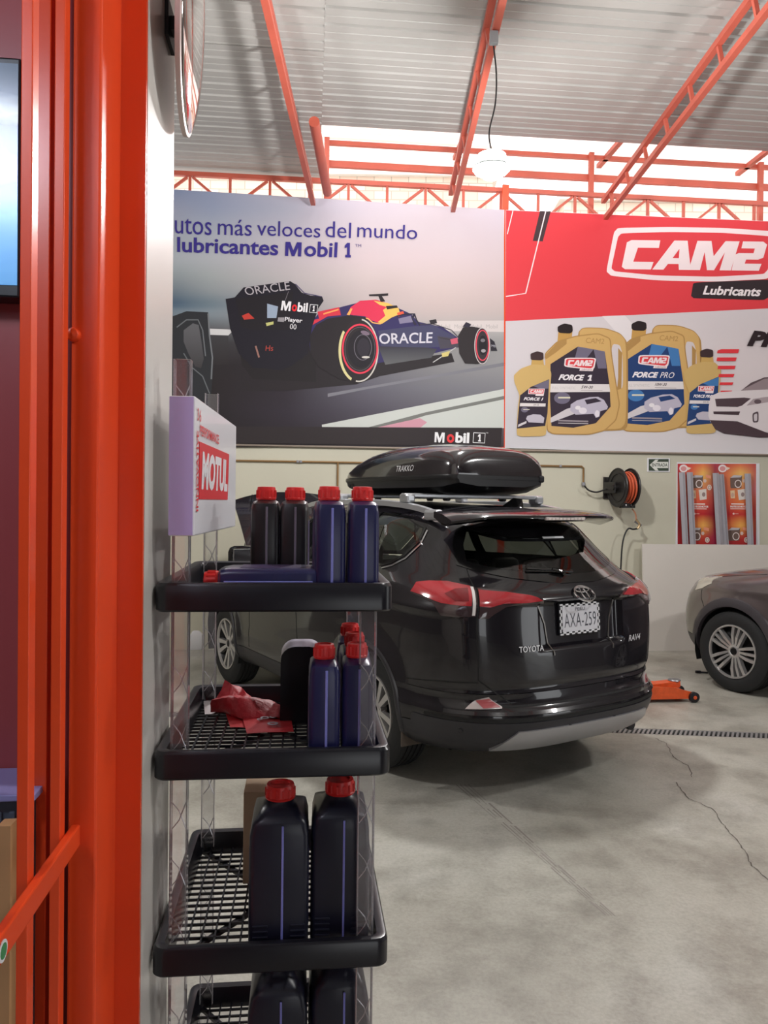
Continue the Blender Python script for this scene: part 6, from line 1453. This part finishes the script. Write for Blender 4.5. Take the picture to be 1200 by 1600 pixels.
# lying bottle: local z -> -u (cap to the left)
uL = uat(505, .10); LM = SM @ Matrix.Translation((uL - .012, .10, ZF(0) + .0335)) @ frame(Vector((0, 0, 0)), Vector((0, 0, 1)), Vector((0, 1, 0)), Vector((-1, 0, 0)))
make_bottle(LM, 'navy oil bottle lying on its side on the top tray, cap to the left', 'oil bottles on the rack', OIL)
g2 = 'oil bottles on the second tray'
f1 = dup(b4, SP(509, .09, ZF(1)), 'navy oil bottle with red cap nearest the black canister on the second tray', g2)
dup(b4, SP(560, .10, ZF(1), -.02), 'navy oil bottle standing front right on the second tray', g2)
dup(b4, SP(556, .235, ZF(1), .05), 'navy oil bottle half hidden behind the front right one, second tray', g2)
dup(b4, SP(549, .37, ZF(1), -.05), 'navy oil bottle hindmost of the right row, second tray', g2)
bc_ = make_bottle(SP(443, .13, ZF(2)), 'big dark oil can with red cap, left one on the third tray', 'big oil cans', OILB, w=.127, d=.175, h=.272, neck=.032, big=True)
dup(bc_, SP(536, .15, ZF(2), -.02), 'big dark oil can with red cap, right one on the third tray', 'big oil cans')
ST = Matrix.Diagonal((1, 1, 1.22, 1)); dup(bc_, SP(443, .13, ZF(3)) @ ST, 'big dark oil can on the lowest visible tray, left one', 'big oil cans'); dup(bc_, SP(536, .15, ZF(3), .03) @ ST, 'big dark oil can on the lowest visible tray, right one', 'big oil cans')
# black rounded canister on tray 2, reflection on its top painted as pale band
cm = SP(474, .36, ZF(1)); can = thing('canister', cm, 'black rounded canister with a pale reflection painted along its top on the second tray', 'canister')
prof = [(-.052, 0), (.052, 0), (.052, .155)] + [(.052 - .035 * (1 - cos(a)), .155 + .035 * sin(a)) for a in [pi / 2 * k / 6 for k in range(1, 7)]] + [(-.017 - .035 * sin(a), .19 - .035 * (1 - cos(a))) for a in [pi / 2 * k / 6 for k in range(0, 7)]]
mb = MB(cm @ frame((0, 0, 0), Vector((1, 0, 0)), Vector((0, 0, 1)), Vector((0, -1, 0)))); mb.prism(prof, -.08, .035); mb.build('body', BLACKP, can)
top = [p for p in prof if p[1] > .15]; mb = MB(cm @ frame((0, 0, 0), Vector((1, 0, 0)), Vector((0, 0, 1)), Vector((0, -1, 0)))); vs = []
for x, y in top:
    n_ = Vector((x, y - .155)).normalized() * .0015
    for zz in (-.078, .032): vs.append((x + n_.x, y + n_.y, zz))
mb.add(vs, [(2 * k, 2 * k + 1, 2 * k + 3, 2 * k + 2) for k in range(len(top) - 1)]); mb.build('top_reflection', mat('canister_top_reflection', (176, 170, 188), .4), can, smooth=True)
# red pouch, leaflets, card
random.seed(11)
pm = SP(393, .395, ZF(1) + .002, -.40)
mb = MB(pm); NU, NV = 22, 14; rows = []
for i in range(NU + 1):
    u = i / NU; row = []
    for j in range(NV):
        a = 2 * pi * j / NV; w = .036 * (1 - .25 * u) * (1 + .18 * sin(3 * a + 5 * u)) ; hh = (.034 * (1 - u) + .016) * (1 + .22 * sin(2 * a + 7 * u) + .1 * sin(5 * a + 11 * u))
        row.append((-.088 + .176 * u + .012 * sin(4 * u + a), w * cos(a) * 1.25 + .012 * sin(9 * u), max(.001, hh * (1 + sin(a)) * .72 + .004 * sin(6 * a + 13 * u))))
    rows.append(row)
mb.loft(rows); tag(mb.build('red_pouch', mat('red_cloth', (178, 24, 40), .5, bump=(60, .3)), None, smooth=True, angle=60), 'crumpled red cloth pouch lying on the second tray', 'pouch')
def leaf(name, px4, zoff, m, label, cat, curl=.0):
    P = [SMI @ atZ(x, y, ZF(1) + zoff) for x, y in px4]; mb = MB(SM); N = 8; vs = []
    for i in range(N + 1):
        for j in range(N + 1):
            s, t = i / N, j / N; p = P[0] * (1 - s) * (1 - t) + P[1] * s * (1 - t) + P[2] * s * t + P[3] * (1 - s) * t; z = p.z + curl * (math.sin(s * 5) * .5 + .5) * .5
            vs.append((p.x, p.y, z))
    W = N + 1; n0 = len(vs); vs += [(v[0], v[1], v[2] - .0008) for v in vs]; fs = [(i * W + j, (i + 1) * W + j, (i + 1) * W + j + 1, i * W + j + 1) for i in range(N) for j in range(N)]
    mb.add(vs, fs + [tuple(q + n0 for q in reversed(f)) for f in fs]); o = tag(mb.build(name, m, None, smooth=True), label, cat); return o, P
LRED = mat('leaflet_red', (196, 50, 56), .4)
o1, P1 = leaf('leaflet', [(352, 1113), (386, 1113), (392, 1137), (360, 1137)], .004, LRED, 'red leaflet partly under the other one on the second tray', 'leaflet', .003)
o2, P2 = leaf('leaflet', [(376, 1112), (452, 1110), (459, 1143), (386, 1147)], .008, LRED, 'red leaflet printed with grey parts, lying on the second tray', 'leaflet', .004)
mb = MB(SM); c0 = (P2[0] + P2[1] + P2[2] + P2[3]) / 4; ex = (P2[1] - P2[0]); ey = (P2[0] - P2[3])
for k, (a, b_, r) in enumerate(((-.25, .2, .010), (-.12, .28, .012), (.05, .22, .010), (-.05, .05, .011), (.12, .08, .009), (.06, -.22, .013), (-.16, -.02, .007), (.2, .26, .008))):
    p = c0 + ex * a + ey * b_; mb.lathe([(r * .55, 0), (r, 0), (r, .0012), (r * .55, .0012), (r * .55, 0)], 20, fr=Matrix.Translation((p.x, p.y, c0.z + .0062)), cap=False)
mb.build('leaflet_print', mat('leaflet_grey', (170, 164, 172), .5), o2)
leaf('card', [(318, 1094), (357, 1094), (360, 1114), (320, 1116)], .003, mat('card_paper', (196, 190, 192), .6), 'small pale printed card beside the red pouch on the second tray', 'card')
# cardboard box on tray 3, red packet on tray 4
mb = MB(SP(420, .40, ZF(2))); mb.box((0, 0, .115), (.105, .12, .23), bev=.002); tag(mb.build('cardboard_box', mat('cardboard', (186, 160, 132), .8)), 'plain cardboard box behind the oil cans on the third tray', 'box')
pk = SP(385, .05, ZF(3)); mb = MB(pk); mb.box((-.02, .06, .045), (.06, .08, .09), bev=.004); pko = tag(mb.build('oil_packet', mat('packet_red', (190, 40, 58), .35)), 'red and white packet on the lowest visible tray', 'packet')
mb = MB(pk); mb.box((-.02, .06, .0955), (.05, .03, .002)); mb.build('packet_print', WHITEP, pko)
# ------------------------------------------------------------------ partition wall end, orange gate and what is behind it
GA = radians(5.7); GM = yawframe((0, 0, 0), GA)                    # x right, y away, aligned with the partition
def gx(px, y):
    k = (px - 600) / 1200; c, s = cos(GA), sin(GA); return y * (s + k * c) / (c - k * s)
def gy(px, x):
    return x / gx(px, 1.0)
YW = 1.52; XW = gx(226, YW); YF = gy(267, XW)
PWM = mat('partition_white', (214, 210, 204), .28, noise=(2, .04))
mb = MB(GM); mb.span((-4.6, YW, 0), (XW, YF, 5.2)); struct(mb.build('wall_partition', PWM))
mb = MB(GM); mb.span((-4.6, YW - .02, 0), (gx(187, YW) - .005, YW - .001, 5.2)); struct(mb.build('wall_partition_lining', mat('burgundy_panel', (160, 74, 78), .35)))
# door frame plate + gate
gate = thing('folding_gate', GM @ Matrix.Translation((gx(187, YW), YW - .1, 0)), 'orange steel gate folded open with vertical bars, left edge', 'gate')
x1 = gx(187, YW); yn = gy(154, x1)
mb = MB(GM); mb.span((x1 - .02, YW - .012, 0), (XW - .001, YW - .001, 5.0)); mb.build('frame_plate', ORANGE, gate)
mb = MB(GM); mb.span((gx(109, yn), yn, 0), (x1, YW - .012, 4.6), bev=.004); mb.build('gate_post', ORANGE, gate)
xb = -.402; bw = .0165; bd = .026
y2 = gy(97, xb)
mb = MB(GM); mb.span((gx(58, 1.42), 1.40, 0), (gx(81, 1.42), 1.44, 4.4), bev=.002); mb.build('rear_stile', ORANGE, gate)
for k in range(6):
    y = y2 - .147 * k; mb = MB(GM); mb.span((xb - bw, y, .05), (xb, y + bd, 4.4), bev=.0015); mb.build('gate_bar', ORANGE, gate)
zr_ = EYE - (1290 - 779) * yn / 1200
for zz in (zr_,):
    mb = MB(GM); mb.span((xb + .001, .35, zz - .019), (xb + .016, yn + .002, zz + .019), bev=.003); rl = mb.build('gate_rail', ORANGE, gate)
    st = gy(4, xb + .017); mb = MB(GM @ frame(Vector((xb + .0165, st + .01, zz - .002)), Vector((0, 1, 0)), Vector((0, 0, 1)), Vector((1, 0, 0)))); mb.lathe([(0, 0), (.014, 0), (.014, .001), (0, .001)], 20); mb.build('sticker', WHITEP, rl)
    mb = MB(GM @ frame(Vector((xb + .0165, st + .01, zz - .002)), Vector((0, 1, 0)), Vector((0, 0, 1)), Vector((1, 0, 0)))); mb.lathe([(0, 0), (.010, 0), (.010, .0016), (0, .0016)], 20); mb.build('sticker_centre', mat('sticker_green', (70, 140, 90), .4), rl)
zk = EYE + (779 - 533) * yn / 1200
mb = MB(GM @ Matrix.Translation((gx(110, yn) + .004, yn, zk)) @ Matrix.Rotation(pi / 2, 4, 'X')); mb.lathe([(.012, 0), (.012, .006), (.009, .011), (0, .013)], 16); mb.build('bolt', ORANGE, gate, smooth=True)
# television on the lining
ty = YW - .075; tv = thing('television', GM @ Matrix.Translation((gx(-100, ty), ty, 1.9)), 'wall screen glowing blue, behind the gate bars', 'television')
z_a = EYE + (777 - 122) * ty / 1200; z_b = EYE + (777 - 478) * ty / 1200; xr_ = gx(28.5, ty); xl_ = xr_ - .95
mb = MB(GM); mb.span((xl_, ty, z_b), (xr_, ty + .05, z_a), bev=.004); mb.build('bezel', BLACKP, tv)
def screen():
    m = bpy.data.materials.new('screen_image'); m.use_nodes = True; nt = m.node_tree; b = nt.nodes['Principled BSDF']; tc = nt.nodes.new('ShaderNodeTexCoord'); sx = nt.nodes.new('ShaderNodeSeparateXYZ'); nt.links.new(tc.outputs['Generated'], sx.inputs[0])
    n = nt.nodes.new('ShaderNodeTexNoise'); n.inputs['Scale'].default_value = 9; nt.links.new(tc.outputs['Generated'], n.inputs['Vector'])
    ad = nt.nodes.new('ShaderNodeMath'); ad.operation = 'MULTIPLY_ADD'; ad.inputs[1].default_value = .25; nt.links.new(n.outputs['Fac'], ad.inputs[0]); nt.links.new(sx.outputs['Z'], ad.inputs[2])
    r = nt.nodes.new('ShaderNodeValToRGB'); nt.links.new(ad.outputs[0], r.inputs[0]); e = r.color_ramp.elements
    e[0].position = .12; e[0].color = S(90, 150, 205); e[1].position = 1.15 if False else 1.0; e[1].color = S(70, 84, 100)
    for p, c in ((.45, S(110, 175, 235)), (.58, S(70, 110, 190)), (.66, S(100, 120, 190)), (.74, S(40, 90, 170)), (.84, S(50, 70, 120)), (.9, S(150, 160, 165))): k = e.new(p); k.color = c
    nt.links.new(r.outputs[0], b.inputs['Base Color']); nt.links.new(r.outputs[0], b.inputs['Emission Color']); b.inputs['Emission Strength'].default_value = .75; b.inputs['Roughness'].default_value = .2
    return m
mb = MB(GM); mb.span((xl_ + .012, ty - .002, z_b + .022), (xr_ - .004, ty + .001, z_a - .012)); mb.build('screen', screen(), tv)
# counter below it
cy = YW - .16; zc_ = EYE - (1224 - 777) * cy / 1200
ct = thing('counter', GM @ Matrix.Translation((-.9, cy, 0)), 'grey fluted counter with a lavender top edge behind the gate', 'counter')
mb = MB(GM); mb.span((-1.6, cy, zc_ - .012), (gx(57, cy), YW - .022, zc_), bev=.002); mb.build('counter_top', mat('counter_lavender', (150, 150, 205), .35), ct)
mb = MB(GM); mb.span((-1.58, cy + .02, .0), (gx(56, cy) - .01, YW - .022, zc_ - .012)); cb_ = mb.build('counter_body', mat('counter_grey', (86, 96, 112), .5), ct)
for k in range(40):
    x = gx(56, cy) - .02 - k * .022; mb = MB(GM); mb.box((x, cy + .018, zc_ / 2 - .01), (.010, .008, zc_ - .05), bev=.002); mb.build('flute', MATS['counter_grey'], cb_)
wy = cy - .08; mb = MB(GM); zt1 = EYE - (1318 - 777) * wy / 1200; xr2 = gx(19, wy)
pr_ = [(xr2 - .6, 0), (xr2, 0), (xr2, zt1 + .05), (xr2 - .02, zt1 + .05), (xr2 - .6, zt1 - .5)]
mb = MB(GM @ frame(Vector((0, wy, 0)), Vector((1, 0, 0)), Vector((0, 0, 1)), Vector((0, -1, 0)))); mb.prism(pr_, -.03, .0); tag(mb.build('wooden_panel', mat('wood_panel', (182, 142, 98), .6, noise=(8, .12))), 'pale wooden panel standing against the counter behind the gate', 'panel')
# convex mirror on the wall end
my = 1.72; mx = gx(289, my); mz = EYE + (779 - 62) * my / 1200; MR = .212
cvx = thing('convex_mirror', GM @ Matrix.Translation((mx, my, mz - MR)), 'round convex mirror seen edge on beside the white wall end', 'mirror')
MMX = GM @ frame(Vector((mx, my, mz)), Vector((0, 1, 0)), Vector((0, 0, 1)), Vector((1, 0, 0))) @ Matrix.Rotation(radians(4), 4, 'Y') @ Matrix.Rotation(radians(3), 4, 'X')
mb = MB(MMX); mb.lathe([(MR, .0)] + [(MR * sin(a), .028 * (cos(a) - cos(pi / 2)) ** .9) for a in [pi / 2 * (1 - k / 14) for k in range(1, 15)]], 48); mb.build('mirror_dome', mat('mirror_dome', (205, 200, 196), .06, metal=1.0), cvx, smooth=True)
mb = MB(MMX); mb.lathe([(MR - .01, -.008), (MR + .004, -.006), (MR + .004, .004), (MR - .004, .006)], 48); mb.build('mirror_rim', mat('mirror_rim', (196, 176, 170), .4), cvx, smooth=True)
mb = MB(GM); mb.bar((mx - .005, my, mz), (XW - .0, my, mz), .03, .03); mb.box((XW + .004, my, mz), (.008, .08, .08)); mb.build('mirror_bracket', DARKM, cvx)
# white canister far behind the rack, by the wall
jp2 = atZ(307, 1014, 0); jm = yawframe((jp2.x, jp2.y, 0), .2); jc = thing('jerrycan', jm, 'small white jerrycan with orange cap by the far wall, seen through the rack', 'jerrycan')
mb = MB(jm); mb.loft([rr3(0, 0, .13, .10, .02, 0), rr3(0, 0, .14, .11, .02, .01), rr3(0, 0, .14, .11, .02, .17), rr3(0, 0, .09, .08, .02, .21), rr3(-.0, 0, .05, .05, .02, .22)]); mb.build('body', WHITEP, jc, smooth=True)
mb = MB(jm @ Matrix.Translation((0, 0, .215))); mb.lathe([(.028, 0), (.028, .03), (.02, .034), (0, .034)], 16); mb.build('cap', mat('cap_orange', (220, 120, 70), .4), jc, smooth=True)

# added fill lamp out of view, brightening gate fronts, burgundy lining and rack
lx, ly, lz = -1.05, .15, 3.0
sl_ = thing('added_fill_lamp', GM @ Matrix.Translation((lx, ly, lz)), 'unseen round lamp added to brighten the shop side of the gate', 'lamp')
SLM = GM @ Matrix.Translation((lx, ly, lz))
mb = MB(SLM); mb.lathe([(.0, .05), (.16, .05), (.17, .0), (.15, .0), (.14, .03), (0, .03)], 32); mb.build('lamp_housing', WHITEP, sl_, smooth=True)
mb = MB(SLM); mb.lathe([(.0, -.02), (.10, -.012), (.14, .02), (.0, .025)], 32); mb.build('diffuser', mat('cool_glow', (225, 235, 255), .4, emit=((214, 226, 255), 14.0)), sl_, smooth=True)
mb = MB(SLM); mb.tube([(0, 0, .05), (0, 0, 2.3)], .008, 8); mb.build('stem', BLACKP, sl_)
ld = bpy.data.lights.new('added_fill_light', 'POINT'); ld.energy = 30; ld.shadow_soft_size = .14; ld.color = (.86, .90, 1.0)
lo = bpy.data.objects.new('added_fill_light', ld); COL.objects.link(lo); lo.location = SLM @ Vector((0, 0, -.18))
